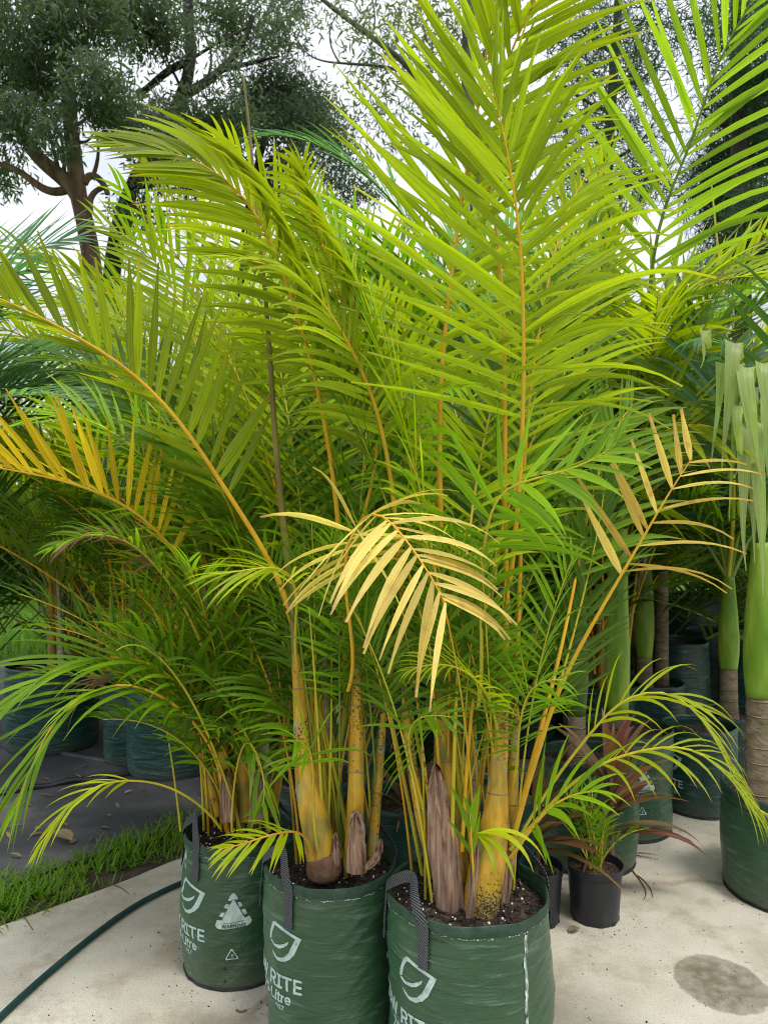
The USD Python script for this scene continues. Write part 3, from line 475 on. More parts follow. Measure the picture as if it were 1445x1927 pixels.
bagB = grow_bag(CB, RB, HB, 2, 'green grow bag in the middle of the front three', prints=(dg(-21), '75 Litre', dg(74), None), straps=[(dg(-34), dg(-84), .07, .116), (dg(140), dg(98), .07, .11)])
bagC = grow_bag(CC, RC, HC, 3, 'green grow bag showing a whole warning triangle, standing behind the hose', prints=(dg(-22), '45 Litre', dg(7), dg(-58)), straps=[(dg(-36), dg(-82), .07, .105), (dg(145), dg(98), .06, .1)], holes=True)

exec_palms = True
# ---------------------------------------------------------------- the three golden palms
def zsoil(H): return H - .045
# ----- A (front)
pa = Thing('golden_cane_palm', CA + [0, 0, .43], 'tall golden cane palm in the frontmost green bag, with yellow speckled canes', 'palm')
cane(pa, [P(904, 1730, 2.03), P(914, 1650, 2.035), P(932, 1540, 2.05), P(936, 1480, 2.06), P(942, 1380, 2.08), P(948, 1240, 2.10), P(955, 1100, 2.12)], [.046, .049, .036, .024, .021, .017, .012, .007], label='yellow cane with a swollen orange base')
cane(pa, [P(865, 1690, 2.11), P(855, 1600, 2.12), P(838, 1470, 2.13), P(832, 1350, 2.14), P(830, 1200, 2.15), P(828, 1000, 2.16)], [.038, .033, .025, .019, .015, .008])
cane(pa, [P(820, 1650, 2.13), P(805, 1590, 2.13), P(782, 1480, 2.12), P(770, 1400, 2.13), P(755, 1290, 2.15)], [.018, .018, .015, .013, .008])
cane(pa, [P(950, 1640, 2.16), P(960, 1540, 2.17), P(966, 1430, 2.18), P(972, 1300, 2.20)], [.02, .019, .015, .010])
cane(pa, [P(890, 1640, 2.2), P(889, 1500, 2.22), P(886, 1350, 2.24), P(880, 1180, 2.26)], [.02, .018, .014, .010], mat='cane_scurf')
emit(pa, 'root_crown', tube(spline([P(872, 1725, 2.09), P(866, 1695, 2.09), P(862, 1660, 2.1)], 8), [.052, .054, .052, .050, .048, .045, .042, .036], 14), M['root'], smooth=True)
emit(pa, 'root_crown', tube(spline([P(903, 1748, 2.03), P(904, 1738, 2.03), P(905, 1724, 2.03)], 6), [.040, .047, .050, .050, .049, .046], 14), M['root'], smooth=True)
sheath(pa, P(850, 1712, 2.05), P(822, 1440, 2.08), .043, -.006, label='tall dry brown leaf sheath')
sheath(pa, P(884, 1728, 2.0), P(893, 1560, 2.02), .011, .004)
sheath(pa, P(945, 1700, 2.07), P(958, 1560, 2.1), .016, .004)
NF = (0, -1, .12)
# A2, the tall frond facing the viewer
frond(pa, [P(958, 1100, 2.12), P(978, 900, 2.10), P(985, 700, 2.06), P(982, 520, 2.02), P(970, 380, 1.98), P(945, 240, 1.95), P(925, 150, 1.94)], NF, t0=.35, n=30, L=.50, W=.0112, phi=(76, 14), lift=8, ddr=(.16, 1.15), jit=1.3, mat='lime', ind=True, r0=.0085, tipw=.3, prof=lambda u: (.80 + .2 * np.sin(np.pi * u)) * (1 - .50 * u ** 3), label='tall lime frond facing the viewer', asym=(1.02, .9))
# A1, left of it and behind
frond(pa, [P(830, 1000, 2.16), P(827, 850, 2.16), P(832, 690, 2.16), P(852, 500, 2.15), P(878, 320, 2.13), P(905, 170, 2.10), P(925, 40, 2.06), P(960, -60, 2.0)], NF, t0=.26, n=34, L=.50, W=.0110, phi=(68, 24), lift=10, ddr=(.25, .6), jit=1.4, mat='lime', ind=True, r0=.009)
# A3, top frond leaning right
frond(pa, [P(955, 1150, 2.18), P(950, 800, 2.17), P(932, 420, 2.15), P(930, 180, 2.11), P(965, 90, 2.06), P(1000, 10, 2.0), P(1050, -70, 1.93), P(1110, -140, 1.85)], (.35, -1, .35), t0=.60, n=22, L=.42, W=.0145, phi=(60, 26), lift=12, ddr=(.25, .35), mat='olive', r0=.009)
# A4, behind right
frond(pa, [P(972, 1250, 2.2), P(985, 900, 2.22), P(1005, 680, 2.25), P(1030, 540, 2.28), P(1060, 420, 2.32), P(1110, 320, 2.36)], NF, t0=.30, n=30, L=.44, W=.010, phi=(66, 25), lift=10, ddr=(.2, .7), mat='lime', r0=.008)
# A6, low orange frond at right
frond(pa, [P(962, 1590, 2.06), P(1010, 1420, 2.0), P(1070, 1260, 1.95), P(1135, 1140, 1.91), P(1205, 1020, 1.88), P(1258, 930, 1.86), P(1302, 862, 1.85)], (-.15, -1, .25), t0=.71, n=8, L=.235, W=.0115, phi=(58, 44), lift=14, ddr=(.0, .8), mat='orange', rmat='rachis_gold', r0=.0085, asym=(1, 1.1), wside=(1, .42), tipw=.45, ind=True, prof=lambda u: .95 - .40 * u ** 2, label='drying orange frond leaning right')
# A7 green frond hanging in front at right centre
frond(pa, [P(900, 1330, 2.05), P(905, 1150, 1.98), P(918, 990, 1.92), P(950, 925, 1.87), P(1010, 900, 1.83), P(1085, 878, 1.80), P(1165, 828, 1.79)], (-.1, -.75, .65), t0=.50, n=14, L=.27, W=.0135, phi=(78, 25), lift=4, ddr=(.1, .75), mat='bright', rmat='rachis_lime', r0=.006, ind=True, tipw=.12, prof=lambda u: 1 - .65 * u ** 1.6)
# A8, low fronds arching right
frond(pa, [P(960, 1600, 2.02), P(1040, 1510, 1.96), P(1130, 1440, 1.90), P(1215, 1412, 1.86), P(1300, 1412, 1.82), P(1370, 1462, 1.80), P(1432, 1545, 1.79)], (.2, -.3, 1), t0=.45, n=15, L=.21, W=.0056, phi=(46, 18), lift=5, droop=1.8, mat='olive', rmat='rachis_lime', r0=.0048)
frond(pa, [P(975, 1580, 2.08), P(1050, 1460, 2.04), P(1120, 1370, 2.0), P(1195, 1310, 1.97), P(1250, 1305, 1.95), P(1330, 1368, 1.93), P(1445, 1535, 1.90)], (.2, -.3, 1), t0=.36, n=17, L=.26, W=.0058, phi=(46, 18), lift=8, droop=1.7, mat='olive', rmat='rachis_lime', r0=.0048)
frond(pa, [P(960, 1615, 1.98), P(1000, 1560, 1.92), P(1060, 1505, 1.86), P(1120, 1490, 1.82)], (.1, -.5, 1), t0=.35, n=7, L=.22, W=.010, phi=(60, 20), lift=12, droop=1.0, mat='bright', rmat='rachis_gold', r0=.005)
frond(pa, [P(965, 1580, 2.12), P(1010, 1400, 2.14), P(1060, 1200, 2.18), P(1100, 1000, 2.3), P(1140, 850, 2.38), P(1190, 760, 2.45)], (-.2, -1, .3), t0=.55, n=24, L=.36, W=.010, phi=(60, 25), lift=15, ddr=(.2, .9), mat='mid', r0=.008)
frond(pa, [P(975, 1540, 2.14), P(1040, 1330, 2.2), P(1090, 1150, 2.24), P(1120, 1020, 2.26), P(1140, 900, 2.28)], (.2, -1, .1), t0=.30, n=26, L=.30, W=.009, phi=(40, 18), lift=4, droop=.2, mat='mid', rmat='rachis_lime', r0=.006)
# young shoots between the canes
for q in ([P(893, 1690, 1.99), P(888, 1600, 1.98), P(884, 1530, 1.97)],):
    frond(pa, q, (0, -1, .2), t0=.5, n=3, L=.16, W=.008, phi=(25, 8), lift=5, droop=.5, mat='bright', rmat='rachis_gold', r0=.004)
V, f, uv = leaflets([P(898, 1570, 1.92)] * 4, [(.7, -.6, .35), (.45, -.7, .1), (.25, -.8, .0), (.95, -.3, .35)], [(0, -.3, 1)] * 4, [.19, .17, .14, .2], [.010, .009, .008, .008], [2.6, 2.4, 2.2, 2.5], 10, 2)
for q in range(4): emit(pa, 'young_blade', (V[q], f), LEAF['lime'], smooth=True, uv=uv)
# small hanging fronds in front of the canes
frond(pa, [P(940, 1420, 2.04), P(925, 1330, 1.96), P(890, 1275, 1.88), P(840, 1252, 1.82), P(770, 1262, 1.78)], (0, -.4, 1), t0=.3, n=22, L=.16, W=.0042, phi=(60, 25), lift=12, droop=1.1, mat='lime', rmat='rachis_lime', r0=.004)
frond(pa, [P(965, 1480, 2.06), P(975, 1400, 2.0), P(985, 1330, 1.95), P(1010, 1290, 1.9), P(1060, 1280, 1.86)], (.1, -.7, .8), t0=.3, n=18, L=.20, W=.0045, phi=(70, 30), lift=2, droop=.9, mat='bright', rmat='rachis_lime', r0=.004)
frond(pa, [P(800, 1560, 2.08), P(778, 1450, 2.02), P(770, 1380, 1.96), P(790, 1352, 1.9), P(850, 1350, 1.86)], (.1, -.6, .8), t0=.45, n=13, L=.18, W=.0075, phi=(80, 30), lift=0, droop=1.2, mat='mid', rmat='rachis_lime', r0=.004)
# ----- B (middle)
pb = Thing('golden_cane_palm', CB + [0, 0, .43], 'golden cane palm in the middle green bag, with one straw-coloured frond hanging', 'palm')
cane(pb, [P(607, 1640, 2.16), P(598, 1570, 2.17), P(575, 1460, 2.2), P(566, 1360, 2.22), P(558, 1230, 2.24), P(548, 1100, 2.26)], [.045, .041, .025, .019, .014, .007], label='yellow cane with a swollen base')
cane(pb, [P(662, 1635, 2.17), P(668, 1540, 2.18), P(671, 1430, 2.2), P(672, 1300, 2.22), P(680, 1150, 2.25)], [.026, .024, .020, .015, .010])
cane(pb, [P(700, 1615, 2.22), P(708, 1520, 2.22), P(716, 1420, 2.24), P(724, 1280, 2.26)], [.015, .013, .011, .007])
cane(pb, [P(622, 1600, 2.32), P(615, 1450, 2.34), P(612, 1300, 2.36), P(606, 1150, 2.4)], [.018, .016, .012, .008], mat='cane_scurf')
emit(pb, 'root_crown', tube(spline([P(612, 1652, 2.16), P(610, 1635, 2.16), P(606, 1605, 2.165)], 6), [.042, .050, .052, .050, .048, .044], 14), M['root'], smooth=True)
sheath(pb, P(672, 1640, 2.13), P(668, 1530, 2.15), .028, .002); sheath(pb, P(690, 1635, 2.12), P(712, 1585, 2.08), .012, .01); sheath(pb, P(632, 1630, 2.14), P(630, 1570, 2.15), .012, .004)
# B1 the large frond arching left at the top
frond(pb, [P(650, 1250, 2.24), P(636, 980, 2.24), P(615, 820, 2.22), P(580, 660, 2.18), P(535, 520, 2.12), P(485, 410, 2.05), P(415, 330, 1.98), P(330, 290, 1.92), P(225, 268, 1.88)], (-.45, -.8, .45), t0=.48, n=34, L=.35, W=.0132, phi=(60, 14), lift=8, ddr=(.35, .15), curl=(-1.7, -.35, -.25), mat='olive', ind=True, r0=.009, label='big olive frond arching left')
# B2
frond(pb, [P(760, 1150, 2.2), P(735, 900, 2.16), P(690, 720, 2.12), P(640, 620, 2.08), P(585, 545, 2.04), P(510, 500, 1.99), P(430, 486, 1.95)], (-.2, -.5, .9), t0=.42, n=28, L=.30, W=.0105, phi=(58, 16), lift=8, ddr=(1.0, .8), mat='lime', ind=True, r0=.0085)
# B3 stiff frond to the left
frond(pb, [P(556, 1230, 2.22), P(510, 1062, 2.18), P(430, 930, 2.13), P(330, 785, 2.06), P(235, 692, 2.0), P(130, 625, 1.94), P(20, 570, 1.88), P(-60, 540, 1.84)], (-.15, .75, .8), t0=.38, n=24, L=.33, W=.0145, phi=(70, 30), lift=44, droop=.05, mat='olive', ind=True, r0=.0088, tipw=.2, prof=lambda u: .9 + .1 * np.sin(3 * u) - .45 * u ** 1.5, label='stiff frond reaching left with upright leaflets')
# B straw frond
frond(pb, [P(655, 1300, 2.15), P(652, 1120, 2.0), P(664, 1004, 1.88), P(708, 968, 1.79), P(765, 1018, 1.72), P(806, 1078, 1.68), P(840, 1138, 1.66)], (.35, -.75, .55), t0=.43, n=22, L=.245, asym=(1.0, 1.15), W=.0104, phi=(100, 46), lift=-6, twist=.35, jit=.8, ddr=(.95, .75), mat='straw', rmat='rachis_gold', r0=.006, ind=True, tipw=.3, prof=lambda u: .78 + .22 * np.sin(np.pi * u), label='dried straw coloured frond hanging forward')
# others
frond(pb, [P(668, 1250, 2.25), P(690, 950, 2.28), P(705, 760, 2.3), P(660, 640, 2.28), P(640, 560, 2.22), P(600, 440, 2.16), P(560, 330, 2.1)], (-.4, -.9, .2), t0=.4, n=30, L=.36, W=.012, phi=(50, 20), lift=5, ddr=(.6, .5), curl=(-1.2, -.4, -.6), mat='olive', r0=.008)
frond(pb, [P(720, 1200, 2.26), P(750, 1000, 2.24), P(780, 860, 2.2), P(800, 780, 2.14), P(830, 740, 2.08), P(870, 730, 2.02)], (.0, -.6, .8), t0=.5, n=14, L=.22, W=.0095, phi=(80, 30), lift=0, droop=1.4, mat='bright', rmat='rachis_lime', r0=.006)
frond(pb, [P(560, 1250, 2.2), P(558, 1140, 2.12), P(545, 1085, 2.05), P(520, 1070, 2.0), P(450, 1075, 1.95), P(400, 1080, 1.92)], (0, -.5, 1), t0=.5, n=11, L=.22, W=.006, phi=(45, 12), lift=-8, droop=.7, mat='lime', rmat='rachis_lime', r0=.005)
frond(pb, [P(598, 1600, 2.12), P(590, 1500, 2.06), P(588, 1440, 2.0), P(580, 1408, 1.95), P(560, 1400, 1.9)], (0, -.8, .6), t0=.72, n=6, L=.17, W=.013, phi=(95, 20), lift=0, droop=.9, mat='bright', rmat='rachis_lime', r0=.004, tipw=.05)
frond(pb, [P(590, 1612, 2.13), P(575, 1578, 2.06), P(545, 1566, 2.0), P(500, 1575, 1.97), P(445, 1592, 1.95), P(415, 1598, 1.94)], (0, -.4, 1), t0=.42, n=13, L=.14, W=.0075, phi=(62, 25), lift=-8, ddr=(.5, .9), mat='lime', rmat='rachis_orange', r0=.0042)
emit(pb, 'spear_leaf', tube(spline([P(556, 1230, 2.2), P(540, 1050, 2.2), P(520, 850, 2.2), P(503, 600, 2.2), P(482, 380, 2.2), P(468, 230, 2.2), P(457, 140, 2.2)], 30), np.linspace(.012, .003, 30), 7), M['spear'], smooth=True, label='unopened brownish spear leaf')
# ----- C (left)
pc = Thing('golden_cane_palm', CC + [0, 0, .395], 'bushy golden cane palm in the left bag of the front three', 'palm')
for k, (x0, y0, x1, y1, x2, y2, Y, r, mk) in enumerate([(432, 1540, 416, 1400, 398, 1230, 2.50, .022, 'cane'), (462, 1545, 456, 1420, 444, 1240, 2.52, .020, 'cane'), (488, 1540, 496, 1420, 505, 1250, 2.55, .018, 'cane_scurf'), (412, 1535, 380, 1420, 340, 1280, 2.56, .013, 'cane'), (512, 1535, 530, 1420, 545, 1300, 2.6, .016, 'cane'), (448, 1530, 436, 1400, 420, 1220, 2.62, .018, 'cane_scurf')]):
    cane(pc, [P(x0, y0, Y), P(x1, y1, Y), P(x2, y2, Y), P(2 * x2 - x1, 2 * y2 - y1, Y)], [r, r * .9, r * .65, r * .4], mat=mk)
sheath(pc, P(430, 1545, 2.46), P(425, 1450, 2.48), .022, .002); sheath(pc, P(480, 1548, 2.48), P(486, 1450, 2.5), .02, .004)
frond(pc, [P(398, 1260, 2.5), P(375, 1130, 2.42), P(325, 1035, 2.34), P(250, 962, 2.26), P(160, 918, 2.18), P(60, 892, 2.1), P(-50, 872, 2.04)], (-.1, .7, .85), t0=.40, n=22, L=.27, W=.0105, phi=(66, 30), lift=46, droop=.03, mat='gold', ind=True, r0=.008, tipw=.25, label='golden yellow frond reaching left', prof=lambda u: .75 + .25 * np.sin(np.pi * u))
frond(pc, [P(405, 1280, 2.46), P(350, 1150, 2.36), P(290, 1062, 2.28), P(220, 1012, 2.2), P(150, 1010, 2.14), P(90, 1040, 2.1)], (-.1, -.4, 1), t0=.36, n=24, L=.17, W=.0085, phi=(72, 30), lift=20, droop=.9, mat='bright', rmat='rachis_lime', r0=.006, ind=True)
frond(pc, [P(410, 1300, 2.55), P(360, 1150, 2.5), P(300, 1055, 2.45), P(210, 1005, 2.4), P(110, 1040, 2.36)], (-.1, -.3, 1), t0=.4, n=22, L=.19, W=.007, phi=(60, 24), lift=4, droop=1.2, mat='dead', rmat='rachis_orange', r0=.006)
frond(pc, [P(420, 1480, 2.48), P(380, 1380, 2.4), P(310, 1315, 2.32), P(220, 1290, 2.24), P(130, 1330, 2.16), P(70, 1420, 2.1), P(30, 1520, 2.06)], (-.1, -.4, 1), t0=.33, n=15, L=.36, W=.0078, phi=(46, 10), lift=12, droop=.9, mat='bright', rmat='rachis_gold', r0=.006, ind=True)
frond(pc, [P(415, 1460, 2.5), P(360, 1320, 2.42), P(280, 1250, 2.34), P(180, 1240, 2.26), P(90, 1270, 2.18), P(10, 1340, 2.1)], (-.1, -.4, 1), t0=.38, n=14, L=.34, W=.010, phi=(50, 12), lift=14, droop=.8, mat='bright', rmat='rachis_gold', r0=.006)
frond(pc, [P(415, 1560, 2.44), P(380, 1520, 2.38), P(310, 1480, 2.3), P(240, 1470, 2.22), P(180, 1482, 2.16), P(120, 1530, 2.1), P(70, 1600, 2.06)], (-.1, -.4, 1), t0=.55, n=9, L=.16, W=.006, phi=(28, 8), lift=4, droop=.8, mat='lime', rmat='rachis_lime', r0=.0045)
V, f, uv = leaflets([P(212, 1275, 2.22)] * 6 , [(-1, -.1, .1 - .12 * k) for k in range(6)], [(0, -.5, 1)] * 6, [.21, .2, .23, .19, .2, .22], [.004] * 6, [1.5, 1.7, 1.9, 2.0, 2.4, 2.8], 9, 2, fold=.9)
for q in range(6): emit(pc, 'dead_leaflet', (V[q], f), LEAF['dead'], smooth=True, uv=uv)
frond(pc, [P(440, 1560, 2.42), P(445, 1450, 2.34), P(470, 1400, 2.28), P(490, 1440, 2.24), P(480, 1530, 2.22)], (.2, -.6, .6), t0=.4, n=9, L=.17, W=.008, phi=(50, 20), lift=0, droop=1.5, mat='bright', rmat='rachis_lime', r0=.004)
# free growth that fills each clump
def fill(th, centre, spread, n, az0, az1, tilt, length, bend, mats, L, W, z, r0=.006, npair=(22, 30), t0=(.38, .55)):
    for k in range(n):
        a = rng.uniform(az0, az1); b = centre + np.array([rng.normal(0, spread), rng.normal(0, spread * .7), rng.uniform(*z)])
        wild(th, b, a, rng.uniform(*tilt), rng.uniform(*length), rng.uniform(*bend), t0=rng.uniform(*t0), n=int(rng.integers(*npair) * 1.15), L=rng.uniform(*L), W=rng.uniform(*W), phi=(66, 22), lift=rng.uniform(5, 35), droop=rng.uniform(.3, 1.2), mat=str(rng.choice(mats)), rmat=str(rng.choice(['rachis_gold', 'rachis_lime', 'rachis_green', 'rachis_lime'])), r0=r0, K=6)
PI = math.pi
soilA, soilB, soilC = CA + [0, .05, .44], CB + [0, .05, .44], CC + [0, .03, .40]
# tall, growing back and sideways
fill(pa, soilA, .05, 13, .2 * PI, .95 * PI, (.05, .42), (1.5, 2.1), (.4, 1.1), ['lime', 'mid', 'mid', 'bright'], (.28, .42), (.008, .012), (.0, .2))
fill(pb, soilB, .05, 15, .05 * PI, .95 * PI, (.05, .42), (1.4, 2.0), (.4, 1.2), ['olive', 'mid', 'mid', 'lime'], (.26, .38), (.008, .012), (.0, .2))
fill(pc, soilC, .05, 20, .1 * PI, 1.0 * PI, (.10, .60), (1.2, 1.9), (.5, 1.3), ['olive', 'mid', 'mid', 'lime', 'dark'], (.24, .34), (.007, .011), (.0, .2))
# medium and low suckers, all round
fill(pa, soilA, .06, 8, .1 * PI, 1.1 * PI, (.05, .30), (.7, 1.25), (.6, 1.4), ['mid', 'bright', 'mid', 'dark'], (.20, .32), (.007, .0105), (.0, .05), .004, (10, 16))
fill(pb, soilB, .06, 16, .0 * PI, 1.0 * PI, (.05, .32), (.6, 1.2), (.6, 1.5), ['mid', 'bright', 'dark', 'mid'], (.20, .32), (.007, .0105), (.0, .05), .004, (9, 16))
fill(pc, soilC, .06, 30, .40 * PI, 1.40 * PI, (.08, .55), (.6, 1.25), (.7, 1.7), ['mid', 'bright', 'dark', 'mid'], (.20, .32), (.006, .010), (.0, .05), (.0042), (12, 18), (.25, .42))
fill(pa, soilA, .06, 12, -.9 * PI, .0, (.02, .15), (.75, 1.05), (.15, .6), ['mid', 'bright', 'mid'], (.16, .26), (.005, .0075), (.0, .05), .0038, (11, 16), (.5, .62))
fill(pb, soilB, .06, 15, -1.0 * PI, -.1 * PI, (.02, .15), (.75, 1.05), (.15, .6), ['mid', 'bright', 'mid'], (.16, .26), (.005, .0075), (.0, .05), .0038, (11, 16), (.5, .62))
fill(pc, soilC, .06, 12, -1.0 * PI, -.2 * PI, (.02, .22), (.6, 1.05), (.5, 1.2), ['mid', 'bright', 'mid'], (.16, .26), (.005, .0075), (.0, .05), .0038, (11, 16), (.42, .58))
# the mass at left of centre, taller fronds between the olive frond and the stiff one
for pts, N_, kw in [
    ([P(470, 1250, 2.6), P(430, 900, 2.65), P(372, 660, 2.7), P(290, 490, 2.7), P(190, 420, 2.66)], (-.4, -.8, .5), dict(mat='lime', L=.36, W=.0105)),
    ([P(490, 1250, 2.7), P(482, 900, 2.75), P(455, 690, 2.8), P(425, 510, 2.85), P(380, 400, 2.85)], (-.3, -.9, .3), dict(mat='lime', L=.40, W=.0105)),
    ([P(440, 1250, 2.6), P(380, 950, 2.65), P(290, 770, 2.7), P(180, 690, 2.7), P(60, 680, 2.66)], (-.2, -.5, .9), dict(mat='mid', L=.34, W=.0105)),
    ([P(510, 1250, 2.7), P(520, 900, 2.8), P(500, 640, 2.9), P(450, 480, 2.95), P(340, 420, 2.95)], (-.3, -.6, .7), dict(mat='olive', L=.40, W=.011)),
    ([P(450, 1250, 2.75), P(410, 900, 2.85), P(340, 720, 2.95), P(230, 600, 3.0), P(90, 570, 3.0)], (-.3, -.6, .8), dict(mat='lime', L=.40, W=.011)),
    ([P(430, 1250, 2.5), P(360, 1000, 2.46), P(270, 860, 2.42), P(160, 790, 2.38), P(40, 800, 2.34)], (-.2, -.4, .9), dict(mat='bright', L=.28, W=.008)),
    ([P(530, 1250, 2.6), P(560, 950, 2.7), P(570, 720, 2.8), P(540, 560, 2.9), P(470, 470, 2.95)], (-.2, -.9, .4), dict(mat='mid', L=.38, W=.0105)),
    ([P(480, 1300, 2.45), P(460, 1050, 2.4), P(400, 900, 2.36), P(310, 830, 2.32), P(220, 840, 2.28)], (-.2, -.5, .9), dict(mat='mid', L=.28, W=.008))]:
    frond(pc, pts, N_, t0=.36, n=28, phi=(64, 22), lift=rng.uniform(8, 24), droop=rng.uniform(.25, .7), rmat='rachis_lime', r0=.007, jit=1.3, ind=False, **kw)
# thin yellow leaf stalks standing between the canes
for th, s, k in ((pa, soilA, 8), (pb, soilB, 8), (pc, soilC, 9)):
    for q in range(k):
        b = s + np.array([rng.normal(0, .06), rng.normal(0, .05), -.01]); a = rng.uniform(0, 2 * PI); cpts = arch(b, a, rng.uniform(.03, .22), rng.uniform(.5, .95), rng.uniform(-.1, .3))
        emit(th, 'leaf_stalk', tube(spline(cpts, 14), np.linspace(.0062, .0014, 14) * rng.uniform(.8, 1.3), 7), M[str(rng.choice(['rachis_gold', 'rachis_lime', 'cane']))], smooth=True)

# ---------------------------------------------------------------- trunked palms at right, each in its bag
def trunk_palm(name, base, hs, rads, label, tilt=0, green='trunk_green', fronds=8, L=.5, W=.016, crown_z=1.9, len_=(1.2, 1.8), mats=('bright', 'mid'), az=(0, 2 * PI), ringz=None, tiltr=(.1, .9)):
    th = Thing(name, base, label, 'palm'); b = np.asarray(base, float); h1, h2 = hs; r1, r2, r3 = rads
    n = 30; zz = np.linspace(0, h1, n); r = np.interp(zz, [0, .08, h1], [r1 * 1.12, r1, r1 * .93]) * (1 + .03 * (np.arange(n) % 6 == 2))
    lean = lambda z: np.array([tilt * z, 0, 0])
    emit(th, 'trunk', tube([b + lean(z) + [0, 0, z] for z in zz], r, 20), M['trunk_ring'], smooth=True)
    for z in np.arange(.05, h1, .06):
        emit(th, 'leaf_scar', tube([b + lean(z) + [0, 0, z - .003], b + lean(z) + [0, 0, z + .003]], np.interp(z, [0, .08, h1], [r1 * 1.12, r1, r1 * .93]) + .0009, 20), M['trunk_scar'], smooth=True)
    zz = np.linspace(h1, h2, 26); r = np.interp((zz - h1) / (h2 - h1), [0, .02, .06, .18, .32, .6, 1], [r1 * .95, r1 * .97, r1 * 1.02, r2 * .98, r2, r2 * .84, r3])
    emit(th, 'crownshaft', tube([b + lean(z) + [0, 0, z] for z in zz], r, 20), M[green], smooth=True)
    top = b + lean(h2) + [0, 0, h2]
    for k in range(fronds):
        a = az[0] + (az[1] - az[0]) * (k + rng.uniform(-.3, .3)) / fronds
        wild(th, top + [0, 0, -.06 * rng.uniform()], a, rng.uniform(*tiltr), rng.uniform(*len_), rng.uniform(.7, 1.4), t0=.2, n=26, L=L * rng.uniform(.85, 1.1), W=W, phi=(68, 25), lift=rng.uniform(8, 28), droop=rng.uniform(.4, 1.1), mat=str(rng.choice(mats)), rmat='rachis_green', r0=.012, K=5, strips=2)
    return th, top
def bag_at(px, front_y, D, H, label, mk='bag_teal', seed=5, **k):
    Yf = CAM_Z * F / (front_y - 963.5); Y = Yf + D / 2; c = np.array([(px - 722.5) / F * Y, Y, 0]); grow_bag(c, D / 2, H, seed, label, mk, detail=False, **k); return c
cR1 = bag_at(1478, 1735, .46, .40, 'dark green grow bag cut by the right edge, holding the thickest green trunk', 'bag', 6)
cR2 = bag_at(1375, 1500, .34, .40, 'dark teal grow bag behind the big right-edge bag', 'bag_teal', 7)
cR3 = bag_at(1168, 1590, .46, .47, 'green grow bag with a warning print beside the pink cordyline', 'bag', 8, prints=(None, '', dg(8), None))
cR4 = bag_at(1105, 1656, .40, .45, 'green grow bag directly behind the black pot with the seedling', 'bag', 9)
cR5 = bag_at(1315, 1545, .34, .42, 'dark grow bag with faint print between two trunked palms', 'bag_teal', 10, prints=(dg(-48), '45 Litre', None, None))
p1, top1 = trunk_palm('trunked_palm', [P(1432, 1480, cR1[1] - .05)[0], cR1[1] - .05, .36], (.42, 1.02), (.058, .066, .034), 'palm with the thickest smooth green trunk at the right edge', fronds=5, L=.55, W=.02, len_=(1.2, 1.7), mats=('teal', 'dark', 'mid'), az=(-.15 * PI, .75 * PI))
p2, top2 = trunk_palm('trunked_palm', [P(1371, 1380, cR2[1])[0], cR2[1], .36], (.28, .78), (.048, .056, .03), 'slender palm with bulging green crownshaft, second trunk from the right edge', fronds=7, L=.5, mats=('dark', 'teal', 'mid'), az=(0, PI))
p3, top3 = trunk_palm('trunked_palm', [P(1162, 1390, cR3[1])[0], cR3[1], .42], (.12, 1.0), (.052, .058, .045), 'palm with yellow green trunk above the pink cordyline, its tall frond filling the top right', fronds=6, L=.5, mats=('mid', 'bright', 'dark'), az=(.1 * PI, .9 * PI), len_=(1.4, 1.9), tiltr=(.1, .5))
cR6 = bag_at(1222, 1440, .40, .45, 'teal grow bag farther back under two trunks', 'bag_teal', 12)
p4, top4 = trunk_palm('trunked_palm', [P(1212, 1300, cR6[1])[0], cR6[1], .40], (.2, .95), (.05, .06, .035), 'palm with bright green crownshaft standing left of a brown trunk', fronds=7, L=.5, mats=('dark', 'mid'), az=(0, PI))
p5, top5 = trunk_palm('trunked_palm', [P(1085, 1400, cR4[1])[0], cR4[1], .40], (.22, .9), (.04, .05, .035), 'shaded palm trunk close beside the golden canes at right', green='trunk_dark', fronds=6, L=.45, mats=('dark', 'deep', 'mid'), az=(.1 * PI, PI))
p6, top6 = trunk_palm('trunked_palm', [P(1245, 1330, cR6[1] + .08)[0], cR6[1] + .08, .40], (.95, 1.1), (.042, .042, .035), 'thin brown palm trunk behind the bright green crownshaft', green='trunk_brown', fronds=6, L=.45, mats=('deep', 'dark'), az=(0, PI))
# D: the tall frond at top right grows from p3
frond(p3, [top3, P(1190, 760, 3.5), P(1220, 560, 3.4), P(1248, 400, 3.3), P(1300, 265, 3.2), P(1345, 135, 3.1), P(1400, 25, 3.0), P(1480, -90, 2.9)], (-.1, -1, .25), t0=.42, n=26, L=.80, W=.0165, phi=(58, 24), lift=10, ddr=(.1, 1.0), mat='fresh', rmat='rachis_green', r0=.014, ind=True, label='tall bright frond at top right')
frond(p3, [top3, P(1180, 850, 3.6), P(1200, 700, 3.55), P(1290, 560, 3.4), P(1400, 520, 3.3), P(1500, 560, 3.2)], (.1, -.5, 1), t0=.35, n=28, L=.6, W=.017, phi=(62, 22), lift=22, ddr=(.4, .7), mat='lime', rmat='rachis_lime', r0=.012)
frond(p3, [top3, P(1175, 930, 3.5), P(1200, 845, 3.3), P(1250, 812, 3.15), P(1320, 800, 3.0), P(1400, 835, 2.9)], (-.2, -.75, .7), t0=.25, n=18, L=.60, W=.021, phi=(80, 25), lift=18, ddr=(.05, .35), mat='olive', rmat='rachis_gold', r0=.010, ind=True)
